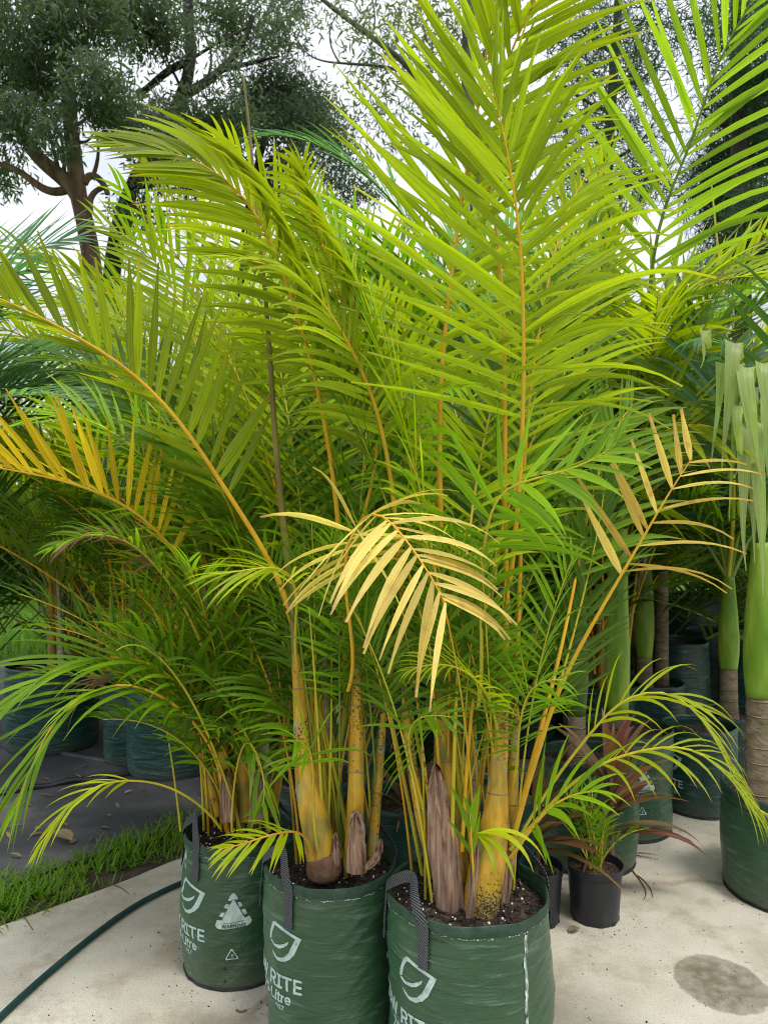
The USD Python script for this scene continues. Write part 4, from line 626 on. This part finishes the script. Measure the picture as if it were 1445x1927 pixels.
# pale hanging leaflets of the right-edge palm
Yp = top1[1] - .12
frond(p1, [top1, P(1434, 950, Yp + .06), P(1428, 800, Yp + .05), P(1400, 690, Yp + .02), P(1360, 645, Yp), P(1320, 640, Yp - .02)], (-.1, -.3, 1), t0=.6, n=6, L=.3, W=.018, phi=(70, 20), lift=-5, droop=2.4, mat='teal', rmat='rachis_green', r0=.014, K=9)
def ribbon(pts, w, turn, n=22):
    c = spline(pts, n); T = unit(np.gradient(c, axis=0)); t = np.linspace(0, 1, n); sd = np.array([math.cos(turn), math.sin(turn), 0.0]); side = unit(sd - T * (T @ sd)[:, None]); nn = np.cross(T, side)
    ww = (w * np.minimum(1, .5 + t * 2.2) * np.clip((1 - t) / .72, .03, 1) ** .8)[:, None]; cr = .18 * np.sin(9 * t + turn * 5)[:, None]
    v = np.stack([c - side * ww + nn * ww * (.35 + cr), c + nn * 0, c + nn * 0, c + side * ww + nn * ww * (.25 - cr)], 1).reshape(-1, 3)
    k = np.arange(n - 1)[:, None] * 4; cols = np.array([0, 2]); f = np.stack([k + cols, k + cols + 1, k + 4 + cols + 1, k + 4 + cols], -1).reshape(-1, 4)
    return v, f, np.stack(np.broadcast_arrays(np.array([0, .5, .5, 1.0])[None], t[:, None]), -1).reshape(-1, 2)
for (x0, y0, x1, y1, w, dy, tu) in [(1378, 652, 1358, 885, .030, -.16, .1), (1400, 698, 1434, 905, .032, -.18, -.15), (1322, 628, 1317, 692, .020, -.2, .5), (1356, 690, 1338, 872, .024, -.12, .3), (1388, 770, 1380, 900, .022, -.12, -.3), (1396, 800, 1404, 1075, .030, -.08, .15), (1420, 790, 1436, 1120, .030, -.06, -.1), (1441, 750, 1450, 1095, .026, -.04, .2), (1412, 735, 1420, 1060, .028, -.02, 0), (1432, 690, 1466, 930, .026, -.1, .3), (1386, 690, 1372, 980, .022, -.05, .2)]:
    Yd = Yp + dy; v, f, uv = ribbon([P(x0 + 14, y0 + 26, Yd + .14), P(x0 + 6, y0 - 4, Yd + .07), P(x0, y0, Yd + .005), P(x0 * .85 + x1 * .15, y0 * .8 + y1 * .2, Yd - .02), P((x0 + x1) / 2 + rng.normal(0, 3), (y0 + y1) / 2, Yd), P(x1, y1, Yd + .02)], w, tu)
    emit(p1, 'hanging_leaflet', (v, f), LEAF['pale'], smooth=True, uv=uv, label='broad pale green hanging leaf strip')
emit(p2, 'spear_leaf', tube(spline([top2, P(1372, 700, top2[1]), P(1352, 480, top2[1]), P(1338, 340, top2[1])], 24), np.linspace(.014, .004, 24), 7), M['rachis_lime'], smooth=True)

# ---------------------------------------------------------------- black pots, seedling, cordylines
def black_pot(px, front_y, D, H, label):
    Yf = CAM_Z * F / (front_y - 963.5); Y = Yf + D / 2; c = np.array([(px - 722.5) / F * Y, Y, 0]); th = Thing('black_pot', c, label, 'plant pot'); R = D / 2
    prof = np.array([(0, .001), (R * .80, .001), (R * .84, .004), (R * .955, H - .026), (R * .96, H - .024), (R * 1.0, H - .022), (R * 1.01, H - .003), (R * 1.0, H), (R * .97, H - .001), (R * .95, H - .03), (R * .93, H - .06)])
    a = np.linspace(0, 2 * PI, 72, endpoint=False); rows = [np.c_[c[0] + np.sin(a) * r, c[1] - np.cos(a) * r, 0 * a + z] for r, z in prof]; emit(th, 'pot_wall', lathe_grid(rows, 72), M['pot'], smooth=35)
    for k in range(10):
        t = k / 10 * 2 * PI; bx = trimesh.creation.box([.018, .003, .010]); rz = trimesh.transformations.rotation_matrix(t, [0, 0, 1])[:3, :3]; emit(th, 'foot_notch', (bx.vertices @ rz.T + [c[0] + math.sin(t) * R * .845, c[1] - math.cos(t) * R * .845, .0065], bx.faces), M['pot'])
    rs = []
    for k in range(12):
        q = k / 11 * R * .955; x, y = c[0] + np.sin(a) * q, c[1] - np.cos(a) * q; rs.append(np.c_[x, y, H - .03 + .012 * (meshkit.fbm(np.c_[x * 50, y * 50, 0 * x], 3, 4) - .5)])
    emit(th, 'soil', lathe_grid(rs, 72), M['soil'], smooth=True); return c + [0, 0, H - .03]
s1 = black_pot(1119, 1753, .205, .20, 'glossy black plastic pot holding a small palm seedling')
s2 = black_pot(1008, 1757, .20, .20, 'black plastic pot half hidden behind the front bag')
sd = Thing('palm_seedling', s1, 'small green palm seedling with grassy shoots in the black pot', 'seedling')
for k in range(9):
    a = rng.uniform(0, 2 * PI); b = s1 + [rng.normal(0, .012), rng.normal(0, .012), -.003]
    wild(sd, b, a, rng.uniform(.1, .5), rng.uniform(.2, .36), rng.uniform(.4, 1.2), t0=.4, n=7, L=rng.uniform(.09, .15), W=.006, phi=(55, 15), lift=20, droop=.6, mat=str(rng.choice(['bright', 'mid'])), rmat='rachis_lime', r0=.0035, K=6)
nb = 14; az = rng.uniform(0, 2 * PI, nb)
V, f, uv = leaflets(s1 + np.c_[rng.normal(0, .012, (nb, 2)), np.zeros(nb)], np.c_[np.cos(az) * .5, np.sin(az) * .5, np.ones(nb)], np.c_[np.cos(az), np.sin(az), -.4 * np.ones(nb)], rng.uniform(.06, .17, nb), rng.uniform(.004, .007, nb), rng.uniform(.2, 1.2, nb), 6, 2)
for q in range(nb): emit(sd, 'blade', (V[q], f), LEAF['bright'], smooth=True, uv=uv)
def cordyline(base, n, Lr, label, mats, hgt, Wr=(.014, .021), azr=(0, 2 * PI), cat='cordyline'):
    th = Thing('cordyline_plant', base, label, cat); b = np.asarray(base, float)
    emit(th, 'stem', tube(spline([b, b + [.008, 0, hgt * .5], b + [0, 0, hgt]], 10), np.linspace(.011, .008, 10), 8), M['twig'], smooth=True)
    az = rng.uniform(*azr, n); t = np.linspace(0, 1, n); tl = 1.35 - 1.05 * t + rng.normal(0, .12, n)
    D = np.c_[np.cos(az) * np.sin(tl), np.sin(az) * np.sin(tl), np.cos(tl)]; N = np.c_[-np.cos(az) * np.cos(tl), -np.sin(az) * np.cos(tl), np.sin(tl)]
    V, f, uv = leaflets(b + np.c_[0 * t, 0 * t, hgt * (.45 + .55 * t)], D, N, rng.uniform(*Lr, n), rng.uniform(*Wr, n), rng.uniform(.6, 1.6, n), 9, 2, .4, rng.normal(0, .4, n), .03, .25)
    for q in range(n): emit(th, 'leaf', (V[q], f), LEAF[str(rng.choice(mats)) if t[q] < .8 else mats[-1]], smooth=True, uv=uv)
cordyline([P(1148, 1560, 3.0)[0], 3.0, .02], 28, (.24, .38), 'cordyline with long bronze and pink leaves beside the black pot', ['cordyline', 'cordyline', 'cordyline_pink', 'cordyline_brown', 'cordyline_pink'], .46, Wr=(.017, .026))
cordyline(s2, 11, (.28, .38), 'small cordyline with reddish brown drooping leaves behind the front bag', ['cordyline_brown', 'cordyline_brown'], .20, Wr=(.018, .025), azr=(-.5 * PI, .15 * PI))
cordyline([P(770, 1560, 2.9)[0], 2.9, .2], 16, (.2, .34), 'shaded bronze cordyline seen between the middle and the front bag', ['cordyline', 'cordyline_brown'], .2)

# ---------------------------------------------------------------- palms behind
def cane_clump(name, base, label, group=None, n=26, h=(1.5, 2.6), mats=('lime', 'mid', 'olive'), L=(.3, .45), W=(.009, .014), tilt=(.05, .7)):
    th = Thing(name, base, label, 'palm', group); b = np.asarray(base, float)
    for k in range(7):
        a = rng.uniform(0, 2 * PI); o = b + [rng.normal(0, .07), rng.normal(0, .07), 0]; cane(th, arch(o, a, rng.uniform(.02, .2), rng.uniform(.7, 1.1), .1), [.022, .018, .014, .008], mat=str(rng.choice(['cane', 'cane_scurf'])), sides=8, n=16)
    for k in range(n):
        o = b + [rng.normal(0, .08), rng.normal(0, .08), rng.uniform(.0, .5)]
        wild(th, o, rng.uniform(0, 2 * PI), rng.uniform(*tilt), rng.uniform(*h), rng.uniform(.5, 1.4), t0=rng.uniform(.3, .48), n=int(rng.integers(24, 34)), L=rng.uniform(*L), W=rng.uniform(*W), phi=(66, 22), lift=rng.uniform(5, 35), droop=rng.uniform(.3, 1.1), mat=str(rng.choice(mats)), rmat='rachis_gold' if 'lime' in mats else 'rachis_green', r0=.008, K=5, strips=1)
    return th
GB = 'golden cane palms growing behind the front three'
k1 = cane_clump('background_palm', (-1.24, 4.5, .45), 'yellow green cane palm directly behind the left front palm', GB)
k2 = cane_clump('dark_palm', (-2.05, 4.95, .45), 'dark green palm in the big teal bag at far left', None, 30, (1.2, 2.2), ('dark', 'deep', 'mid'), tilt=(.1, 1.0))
bg = [((-.25, 4.0, .35), 70, 1.0, 'yellow green cane palm behind the middle of the front row'), ((.55, 4.3, .35), 150, 1.05, 'lime cane palm behind the tall frond'), ((-1.9, 6.0, .3), 200, 1.05, 'lime cane palm far back above the dark palm at left'), ((-.7, 5.3, .3), 20, 1.3, 'cane palm far back left of centre'), ((1.35, 4.7, .4), 260, 1.12, 'lime cane palm behind the slender trunks'), ((-1.5, 4.7, .35), 290, .98, 'lime cane palm behind the left front palm, nearest to the feather palm'), ((-2.9, 7.4, .2), 75, 1.1, 'lime cane palm farthest back at left'), ((.15, 4.9, .35), 110, 1.22, 'tall lime cane palm showing between the two upright fronds'), ((1.05, 5.4, .35), 320, 1.3, 'tallest lime cane palm, behind the wide lime fan at right')]
for q_, (b, r, s, l) in enumerate(bg):
    if b[1] < 5.7: grow_bag(np.array([b[0], b[1], 0]), .2, .45, 70 + q_, 'dark teal bag under the ' + l.split(',')[0], 'bag_teal', detail=False); k1.copy((b[0], b[1], .41), r, s, l, GB)
    else: k1.copy((b[0], b[1], -.03), r, s * 1.15, l, GB)
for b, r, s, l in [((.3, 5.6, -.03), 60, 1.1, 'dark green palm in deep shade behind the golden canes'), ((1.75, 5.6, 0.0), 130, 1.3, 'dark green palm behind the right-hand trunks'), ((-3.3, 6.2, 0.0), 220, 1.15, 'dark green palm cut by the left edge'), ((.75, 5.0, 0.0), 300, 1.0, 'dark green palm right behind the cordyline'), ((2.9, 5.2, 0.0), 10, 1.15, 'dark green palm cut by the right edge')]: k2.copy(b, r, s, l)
# bags at left and in the shade at right
def teal(px, fy, D, H, label, seed): return bag_at(px, fy, D, H, label, 'bag_teal', seed)
teal(100, 1425, .56, .52, 'big dark teal grow bag on the weed mat at far left', 21); teal(325, 1473, .50, .50, 'dark teal grow bag half hidden by the left front palm', 22)
grow_bag(np.array([.07, 2.86, 0]), .17, .44, 41, 'dark green bag hidden behind the middle and the front bags', 'bag_teal', detail=False); grow_bag(np.array([-.28, 3.1, 0]), .18, .44, 42, 'dark teal bag hidden behind the left and the middle bags', 'bag_teal', detail=False); grow_bag(np.array([.42, 3.0, 0]), .17, .42, 43, 'dark teal bag hidden behind the front bag', 'bag_teal', detail=False)
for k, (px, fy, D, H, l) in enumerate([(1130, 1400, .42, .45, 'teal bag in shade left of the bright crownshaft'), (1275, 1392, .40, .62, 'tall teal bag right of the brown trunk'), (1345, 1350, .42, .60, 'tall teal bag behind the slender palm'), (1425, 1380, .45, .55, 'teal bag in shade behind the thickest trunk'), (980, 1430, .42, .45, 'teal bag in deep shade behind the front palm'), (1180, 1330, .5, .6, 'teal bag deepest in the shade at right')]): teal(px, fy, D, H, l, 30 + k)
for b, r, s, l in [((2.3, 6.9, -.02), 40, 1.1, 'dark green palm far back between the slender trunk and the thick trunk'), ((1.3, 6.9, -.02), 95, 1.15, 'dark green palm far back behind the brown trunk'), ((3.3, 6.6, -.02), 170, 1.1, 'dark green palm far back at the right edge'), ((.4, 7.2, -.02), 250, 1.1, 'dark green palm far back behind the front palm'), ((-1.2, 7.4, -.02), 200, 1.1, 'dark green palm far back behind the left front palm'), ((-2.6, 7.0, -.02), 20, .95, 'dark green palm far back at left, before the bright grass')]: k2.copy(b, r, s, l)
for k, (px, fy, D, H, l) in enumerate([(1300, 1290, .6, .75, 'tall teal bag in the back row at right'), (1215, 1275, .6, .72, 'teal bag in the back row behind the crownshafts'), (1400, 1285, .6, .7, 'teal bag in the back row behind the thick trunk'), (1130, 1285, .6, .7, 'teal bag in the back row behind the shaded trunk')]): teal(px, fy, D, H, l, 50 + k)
fq = Thing('feather_palm', (.35, 4.1, .0), 'teal feather palm spreading fronds behind the olive frond and the tall frond', 'palm')
emit(fq, 'trunk', tube([(.35, 4.1, 0), (.35, 4.1, 1.0), (.33, 4.1, 2.0)], [.07, .06, .045], 14), M['trunk_ring'], smooth=True); tq_ = np.array([.33, 4.1, 1.98])
frond(fq, [tq_, P(800, 470, 3.9), P(730, 370, 3.75), P(650, 300, 3.6), P(570, 262, 3.5), P(490, 256, 3.4)], (-.1, -.5, .9), t0=.22, n=26, L=.46, W=.014, phi=(66, 16), lift=8, ddr=(.5, .5), mat='teal', rmat='rachis_green', r0=.012)
frond(fq, [tq_, P(780, 520, 3.8), P(700, 440, 3.6), P(620, 390, 3.5), P(540, 380, 3.4)], (-.1, -.5, .9), t0=.22, n=24, L=.42, W=.014, phi=(66, 16), lift=8, droop=.6, mat='bright', rmat='rachis_green', r0=.012)
for k in range(11): wild(fq, tq_, .2 + k * 2 * PI / 11, rng.uniform(.1, .9), rng.uniform(1.0, 1.5), 1.1, t0=.2, n=26, L=.42, W=.014, phi=(70, 22), lift=15, droop=.7, mat=str(rng.choice(['teal', 'mid', 'blue', 'bright'])), rmat='rachis_green', r0=.01, K=5)
# blue green feather palm at the left edge
fp = Thing('feather_palm', (-2.6, 3.9, .0), 'blue green feather palm reaching in from the left edge', 'palm')
emit(fp, 'trunk', tube([(-2.6, 3.9, 0), (-2.6, 3.9, .9), (-2.58, 3.9, 1.8)], [.08, .07, .05], 14), M['trunk_ring'], smooth=True)
tf = np.array([-2.58, 3.9, 1.8])
frond(fp, [tf, P(-160, 560, 3.8), P(-80, 520, 3.75), P(0, 494, 3.7), P(70, 466, 3.65), P(150, 445, 3.6)], (0, -.8, .6), t0=.2, n=34, L=.52, W=.0135, phi=(72, 20), lift=8, ddr=(.1, .2), mat='blue', rmat='rachis_green', r0=.012)
frond(fp, [tf, P(-130, 610, 3.9), P(-20, 580, 3.9), P(80, 570, 3.9), P(200, 590, 3.9)], (0, -.5, .9), t0=.15, n=34, L=.46, W=.0135, phi=(70, 20), lift=15, ddr=(.4, .6), mat='blue', rmat='rachis_green', r0=.012)
for k in range(13): wild(fp, tf, -1.0 + k * .16, rng.uniform(.4, 1.5), rng.uniform(1.0, 1.5), .9, t0=.2, n=30, L=.42, W=.013, phi=(70, 22), lift=15, droop=.6, mat=str(rng.choice(['blue', 'teal', 'dark'])), rmat='rachis_green', r0=.01, K=5)

# ---------------------------------------------------------------- trees
def leaf_cloud(blobs, n_per, size, seed, hang=.8, clump=.32, Y0=None):
    """blobs: (centre, radii, count of twigs); each twig carries a spray of leaves"""
    r = np.random.default_rng(seed); Pp, Dd, Nn = [], [], []
    for c, rad, cnt in blobs:
        q = r.normal(0, 1, (cnt, 3)); q = unit(q) * r.uniform(.25, 1, (cnt, 1)) ** .6 * rad; tw = np.asarray(c) + q
        k = n_per; p = np.repeat(tw, k, 0) + r.normal(0, clump, (cnt * k, 3)) * [1, 1, .7]
        d = r.normal(0, 1, (cnt * k, 3)); d[:, 2] -= hang; Pp.append(p); Dd.append(d); Nn.append(r.normal(0, 1, (cnt * k, 3)))
    p, d, nn = map(np.vstack, (Pp, Dd, Nn)); L = r.uniform(.7, 1.3, len(p)) * size[0]
    V, f, uv = leaflets(p, d, nn, L, size[1], np.zeros(len(p)), 2, 1, basew=.25, tipw=.1)
    return merged(V, f, uv)
def tree(name, base, label, limbs, blobs, leafm, barkm, cat='tree', size=(.16, .024), n_per=30, seed=1, hang=.8, clump=.3):
    th = Thing(name, base, label, cat)
    for k, (pts, r0, r1) in enumerate(limbs):
        c = spline(pts, 22); w = np.linspace(0, 1, 22)[:, None] * (k > 0) + (k == 0) * .3
        c = c + (meshkit.noise(c * 1.3, seed + k)[:, None] - .5) * .12 * w; emit(th, 'trunk' if k == 0 else 'limb', tube(c, np.linspace(r0, r1, 22), 9), M[barkm], smooth=True)
    m, uvs = leaf_cloud(blobs, n_per, size, seed, hang, clump); emit(th, 'crown', m, LEAF[leafm], uv=uvs); return th
def PB(pts, Y): return [P(x, y, Y + (q[0] if q else 0)) for x, y, *q in pts]
def BL(l, Y, seed, k=1.0):
    r = np.random.default_rng(seed); return [(P(x, y, Y + r.uniform(-1.6, 1.6)), np.array([rx, rx * 1.2, ry]) / F * Y, int(cnt * k)) for x, y, rx, ry, cnt in l]
Y = 15.0
twigs = lambda src, dst, Y, r: [(PB([a, ((a[0] + b[0]) / 2 + 8, (a[1] + b[1]) / 2 + 10), b], Y), r, r * .3) for a, b in zip(src, dst)]
tree('gum_tree', (-6, Y, -.03), 'big gum tree at upper left with a forked reddish brown trunk',
     [(PB([(190, 1060), (178, 700), (166, 450), (150, 370), (140, 300), (132, 225), (125, 125), (115, 50), (108, -60)], Y), .27, .10),
      (PB([(150, 372), (100, 320), (60, 280), (30, 225), (0, 195), (-40, 150)], Y), .17, .07), (PB([(135, 352), (75, 350), (40, 325), (0, 308), (-40, 300)], Y), .09, .04),
      (PB([(158, 345), (175, 330), (198, 350), (203, 365)], Y), .08, .05), (PB([(170, 400), (178, 362), (195, 352)], Y), .07, .05)]
     + twigs([(120, 330), (130, 240), (125, 140), (60, 280), (135, 260), (175, 330), (110, 320), (120, 110), (130, 130)], [(105, 220), (180, 180), (40, 60), (80, 180), (175, 250), (180, 230), (75, 210), (190, 20), (215, 90)], Y, .045),
     BL([(50, 50, 75, 55, 60), (150, 25, 80, 45, 60), (245, 40, 60, 50, 42), (40, 135, 60, 45, 40), (190, 170, 55, 45, 45), (90, 170, 35, 30, 16), (225, 215, 40, 25, 20), (60, 215, 55, 25, 22), (20, 330, 45, 30, 14), (100, 265, 50, 18, 10), (-60, 120, 60, 120, 60), (150, -60, 160, 60, 70), (15, 240, 30, 40, 16)], Y, 3, .92), 'gum', 'bark', seed=3, n_per=44, clump=.21)
tree('gum_tree', (-5.4, 17, -.03), 'slanting dark gum tree with spreading branches left of centre',
     [(PB([(190, 1000), (205, 640), (222, 440), (250, 350), (300, 262), (345, 172), (358, 120), (357, 50), (352, -60)], 17), .26, .10),
      (PB([(346, 178), (415, 132), (450, 90), (470, 30)], 17), .12, .04), (PB([(418, 130), (462, 120), (528, 104)], 17), .07, .02), (PB([(258, 178), (290, 155), (330, 125), (356, 118)], 17), .07, .09), (PB([(345, 175), (325, 130), (310, 90)], 17), .04, .015), (PB([(360, 110), (420, 75), (475, 45)], 17), .04, .015), (PB([(390, 150), (395, 110), (380, 60)], 17), .035, .015)]
     + twigs([(300, 262), (222, 450), (330, 210), (250, 350)], [(410, 205), (280, 330), (440, 215), (330, 320)], 17, .05),
     BL([(470, 50, 70, 45, 36), (400, 25, 60, 40, 26), (525, 70, 40, 35, 18), (320, 60, 55, 40, 26), (285, 20, 50, 30, 20), (350, 225, 80, 25, 44), (430, 225, 55, 22, 30), (290, 260, 50, 30, 26), (430, 120, 30, 20, 6), (540, 10, 40, 30, 14), (420, -60, 140, 50, 40), (330, 330, 60, 35, 26), (265, 400, 40, 25, 14)], 17, 5, 1.05), 'gum', 'bark_dark', seed=5, n_per=40, clump=.26)
tree('gum_tree', (-3.2, 19, -.03), 'rounded dark gum tree in the middle distance above the olive frond',
     [(PB([(440, 1000), (450, 600), (470, 380), (500, 260), (520, 215)], 19), .2, .07), (PB([(480, 330), (540, 280), (600, 255)], 19), .08, .03), (PB([(505, 250), (480, 235), (440, 225)], 19), .06, .02)],
     BL([(535, 180, 60, 40, 60), (590, 205, 40, 30, 30), (480, 195, 40, 30, 26), (560, 235, 60, 22, 34), (460, 240, 40, 20, 16), (620, 250, 35, 22, 14), (600, 300, 70, 25, 18), (660, 350, 50, 30, 16), (520, 330, 60, 30, 22)], 19, 7, 1.5), 'gum', 'bark_dark', seed=7, n_per=40, clump=.28)
tree('gum_tree', (2.0, 14, -.03), 'thin grey gum tree behind the tall frond with sparse leaves',
     [(PB([(930, 1080), (915, 700), (900, 430), (884, 250), (878, 120), (886, 0), (890, -100)], 14), .17, .10), (PB([(884, 260), (800, 160), (720, 80), (660, 40), (600, -5)], 14), .07, .04), (PB([(790, 150), (700, 122), (640, 118), (590, 108), (560, 80)], 14), .035, .012), (PB([(880, 150), (930, 60), (950, -40)], 14), .06, .03), (PB([(640, 118), (620, 60), (640, 20)], 14), .02, .008), (PB([(884, 300), (960, 250), (1040, 220)], 14), .04, .015), (PB([(700, 70), (705, 30), (690, -20)], 14), .02, .01)],
     BL([(640, 20, 45, 30, 9), (700, 30, 50, 45, 16), (780, 40, 60, 50, 22), (860, 60, 50, 60, 22), (740, 130, 60, 40, 14), (830, 160, 50, 40, 14), (690, 200, 50, 50, 12), (1000, 210, 40, 30, 10), (900, -60, 120, 50, 36), (690, 110, 40, 20, 6), (760, 260, 60, 40, 12)], 14, 9), 'gum_light', 'bark_grey', seed=9, n_per=24, size=(.15, .020))
def needle(name, base, label, limbs, blobs, seed, leafm='pine', bark='bark_dark'): return tree(name, base, label, limbs, blobs, leafm, bark, size=(.28, .013), n_per=48, seed=seed, hang=.2, clump=.28)
needle('she_oak_tree', (4.6, 16, -.03), 'wispy she-oak with thin dark branches behind the top right fronds',
     [(PB([(1120, 1060), (1130, 600), (1140, 380), (1150, 200), (1160, 60), (1165, -60)], 16), .17, .08)] + twigs([(1140, 380), (1145, 300), (1150, 210), (1150, 160), (1155, 100), (1160, 60), (1140, 340)], [(1060, 300), (1230, 230), (1060, 160), (1240, 120), (1080, 40), (1230, 10), (1220, 330)], 16, .045),
     BL([(1100, 60, 60, 40, 26), (1180, 40, 70, 40, 30), (1090, 150, 55, 40, 24), (1200, 140, 60, 40, 28), (1110, 240, 60, 40, 26), (1200, 250, 50, 40, 24), (1080, 330, 50, 40, 20), (1180, 350, 60, 40, 26), (1150, -50, 120, 40, 30), (1240, 60, 40, 60, 20)], 16, 11, .62), 11)
needle('pine_tree', (7.2, 15, -.03), 'dense dark pine at the right edge behind the bright fronds',
     [(PB([(1400, 1060), (1395, 500), (1390, 200), (1388, -60)], 15), .24, .12)] + twigs([(1395, 400), (1392, 320), (1390, 240), (1390, 180)], [(1310, 380), (1460, 290), (1320, 210), (1470, 150)], 15, .05),
     BL([(1390, 200, 60, 60, 60), (1400, 290, 70, 50, 70), (1380, 380, 70, 50, 70), (1430, 110, 50, 60, 44), (1440, 420, 50, 60, 50), (1340, 330, 45, 40, 24), (1410, 30, 60, 40, 36), (1330, 60, 40, 50, 14), (1390, 480, 70, 40, 60), (1460, 220, 40, 100, 50)], 15, 13), 13)
# shrubs along the far side
shl = ['round dark shrub behind the palms at far left', 'mid green shrub behind the dark palm', 'low shrub left of the rounded gum tree', 'tall shrub behind the olive frond', 'green shrub behind the middle palm', 'leafy shrub behind the tall lime frond', 'shrub behind the wispy she-oak', 'dark shrub before the pine', 'shrub at the far right edge', 'wide shrub at the far left edge']
shx = [(-6.2, 13, 1.5), (-4.4, 12, 1.4), (-3.0, 14, 2.2), (-1.6, 13, 3.2), (-.2, 14, 3.8), (1.4, 13, 4.0), (3.2, 13, 4.4), (5.0, 12.5, 4.2), (6.8, 12, 4.2), (-8.0, 13, 2.0)]
for k, ((x, y, h), l) in enumerate(zip(shx, shl)):
    r = np.random.default_rng(50 + k); tree('shrub', (x, y, -.03), l, [([(x, y, -.03), (x + .05, y, h * .4), (x, y, h * .8)], .06, .03)],
        [((x + r.uniform(-.7, .7), y + r.uniform(-.6, .6), h * r.uniform(.25, .8)), np.array([.7, .7, .45 * h * .6]), 16) for _ in range(int(4 + 2 * h))], 'shrub', 'bark_dark', 'shrub', (.16, .03), 22, 60 + k, .2, .25)

# ---------------------------------------------------------------- hose and litter
hp = ground_line([(420, 1625), (352, 1662), (285, 1693), (195, 1752), (100, 1830), (10, 1912), (-80, 2010)], 60, .010)
a = np.linspace(0, 2 * PI, 10, endpoint=False); T = unit(np.gradient(hp, axis=0)); Sx = np.cross(T, [0, 0, 1.0])
hv = hp[:, None] + Sx[:, None] * (np.cos(a) * .0125)[None, :, None] + np.array([0, 0, 1.0]) * (np.sin(a) * .0085)[None, :, None]
ii, jj = np.meshgrid(np.arange(59), np.arange(10), indexing='ij'); j2 = (jj + 1) % 10
single('garden_hose', (hv.reshape(-1, 3), np.stack([ii * 10 + jj, ii * 10 + j2, (ii + 1) * 10 + j2, (ii + 1) * 10 + jj], -1).reshape(-1, 4)), M['hose'], 'dark green garden hose curving over the concrete to the lower left', 'hose', smooth=True)
def fallen(p, L, W, az, label, group, lm='fallen', name='fallen_leaf'):
    V, f, uv = leaflets([np.array(p) + [0, 0, .006]], [(math.cos(az), math.sin(az), .25)], [(0, 0, 1)], L, W, [rng.uniform(.3, .7)], 6, 2, rng.uniform(.1, .6), [rng.normal(0, .5)], .05, .1)
    single(name, (V[0], f), LEAF[lm], label, 'leaf', group, smooth=True, uv=uv)
GL = 'fallen leaves on the weed mat'
for (x, y) in [(92, 1470), (118, 1478), (140, 1468), (150, 1466), (60, 1520), (65, 1565), (225, 1523), (190, 1560), (45, 1555), (85, 1570), (130, 1558), (170, 1480), (235, 1495), (270, 1490), (40, 1615), (15, 1580), (155, 1445), (100, 1500), (200, 1535), (130, 1590), (12, 1512), (175, 1578)]:
    p = G(x + rng.normal(0, 3), y); fallen(p, rng.uniform(.035, .080), rng.uniform(.006, .012), rng.uniform(0, 2 * PI), 'dry brown fallen leaf lying on the black weed mat', GL)
fallen(G(135, 1590) + [0, 0, .012], .13, .032, 2.6, 'largest pale dry leaf at the edge of the grass strip', None)
fallen(G(1070, 1757), .045, .018, .3, 'crumpled cream leaf on the concrete before the black pot', None)
fallen(G(1190, 1610), .12, .010, -.5, 'long olive brown leaf on the concrete behind the black pot', None)
def twig(pts, r, label, cat='twig', group=None): single('twig', tube(spline([G(x, y) + [0, 0, .004] for x, y in pts], 14), np.linspace(r, r * .5, 14), 5), M['twig'], label, cat, group, smooth=True)
twig([(205, 1665), (225, 1672), (242, 1685)], .0022, 'reddish twig on the concrete by the grass'); twig([(35, 1715), (50, 1735), (62, 1753)], .0022, 'brown twig at the lower left by the grass'); twig([(502, 1893), (515, 1897), (527, 1903)], .004, 'short brown twig beside the middle bag')
twig([(1190, 1640), (1205, 1660), (1215, 1680), (1212, 1694)], .003, 'forked brown root debris on the concrete'); twig([(1200, 1650), (1222, 1672), (1228, 1690)], .0025, 'second thread of root debris on the concrete'); twig([(445, 1904), (455, 1907), (464, 1903)], .004, 'curled reddish scrap on the concrete left of the middle bag')
ms = []
for k in range(260):
    bc, br_ = [(CA, RA), (CB, RB), (CC, RC), (cR1, .23), (cR3, .23), (cR4, .2), (s1, .1)][k % 7]; w = rng.uniform(-1.9, 1.9); q = br_ + .012 + abs(rng.normal(0, .05)); p = np.array([bc[0] + math.sin(w) * q, bc[1] - math.cos(w) * q, 0]); sz = rng.uniform(.0008, .0026); bx = trimesh.creation.icosphere(0); ms.append((bx.vertices * sz * rng.uniform(.5, 1.6, 3) + p + [0, 0, sz * .4], bx.faces))
for k in range(330):
    x, y = rng.uniform(0, 1445), 1640 + 330 * rng.uniform() ** .8
    if 350 < x < 1030 and not (x < 520 and y > 1880): continue
    if x < 350 and y < 1745 - .38 * x: continue
    p = G(x, y); s = rng.uniform(.0006, .0021) * (1 + (rng.uniform() > .94) * 1.0); bx = trimesh.creation.icosphere(0); vv = bx.vertices * s * rng.uniform(.5, 1.6, 3) @ trimesh.transformations.random_rotation_matrix(rng.uniform(0, 1, 3))[:3, :3]; ms.append((vv + p + [0, 0, s * .5], bx.faces))
single('soil_crumbs', cat_meshes(ms), M['chip_bark'], 'small crumbs of soil and bark scattered over the concrete', 'crumbs', kind='stuff')
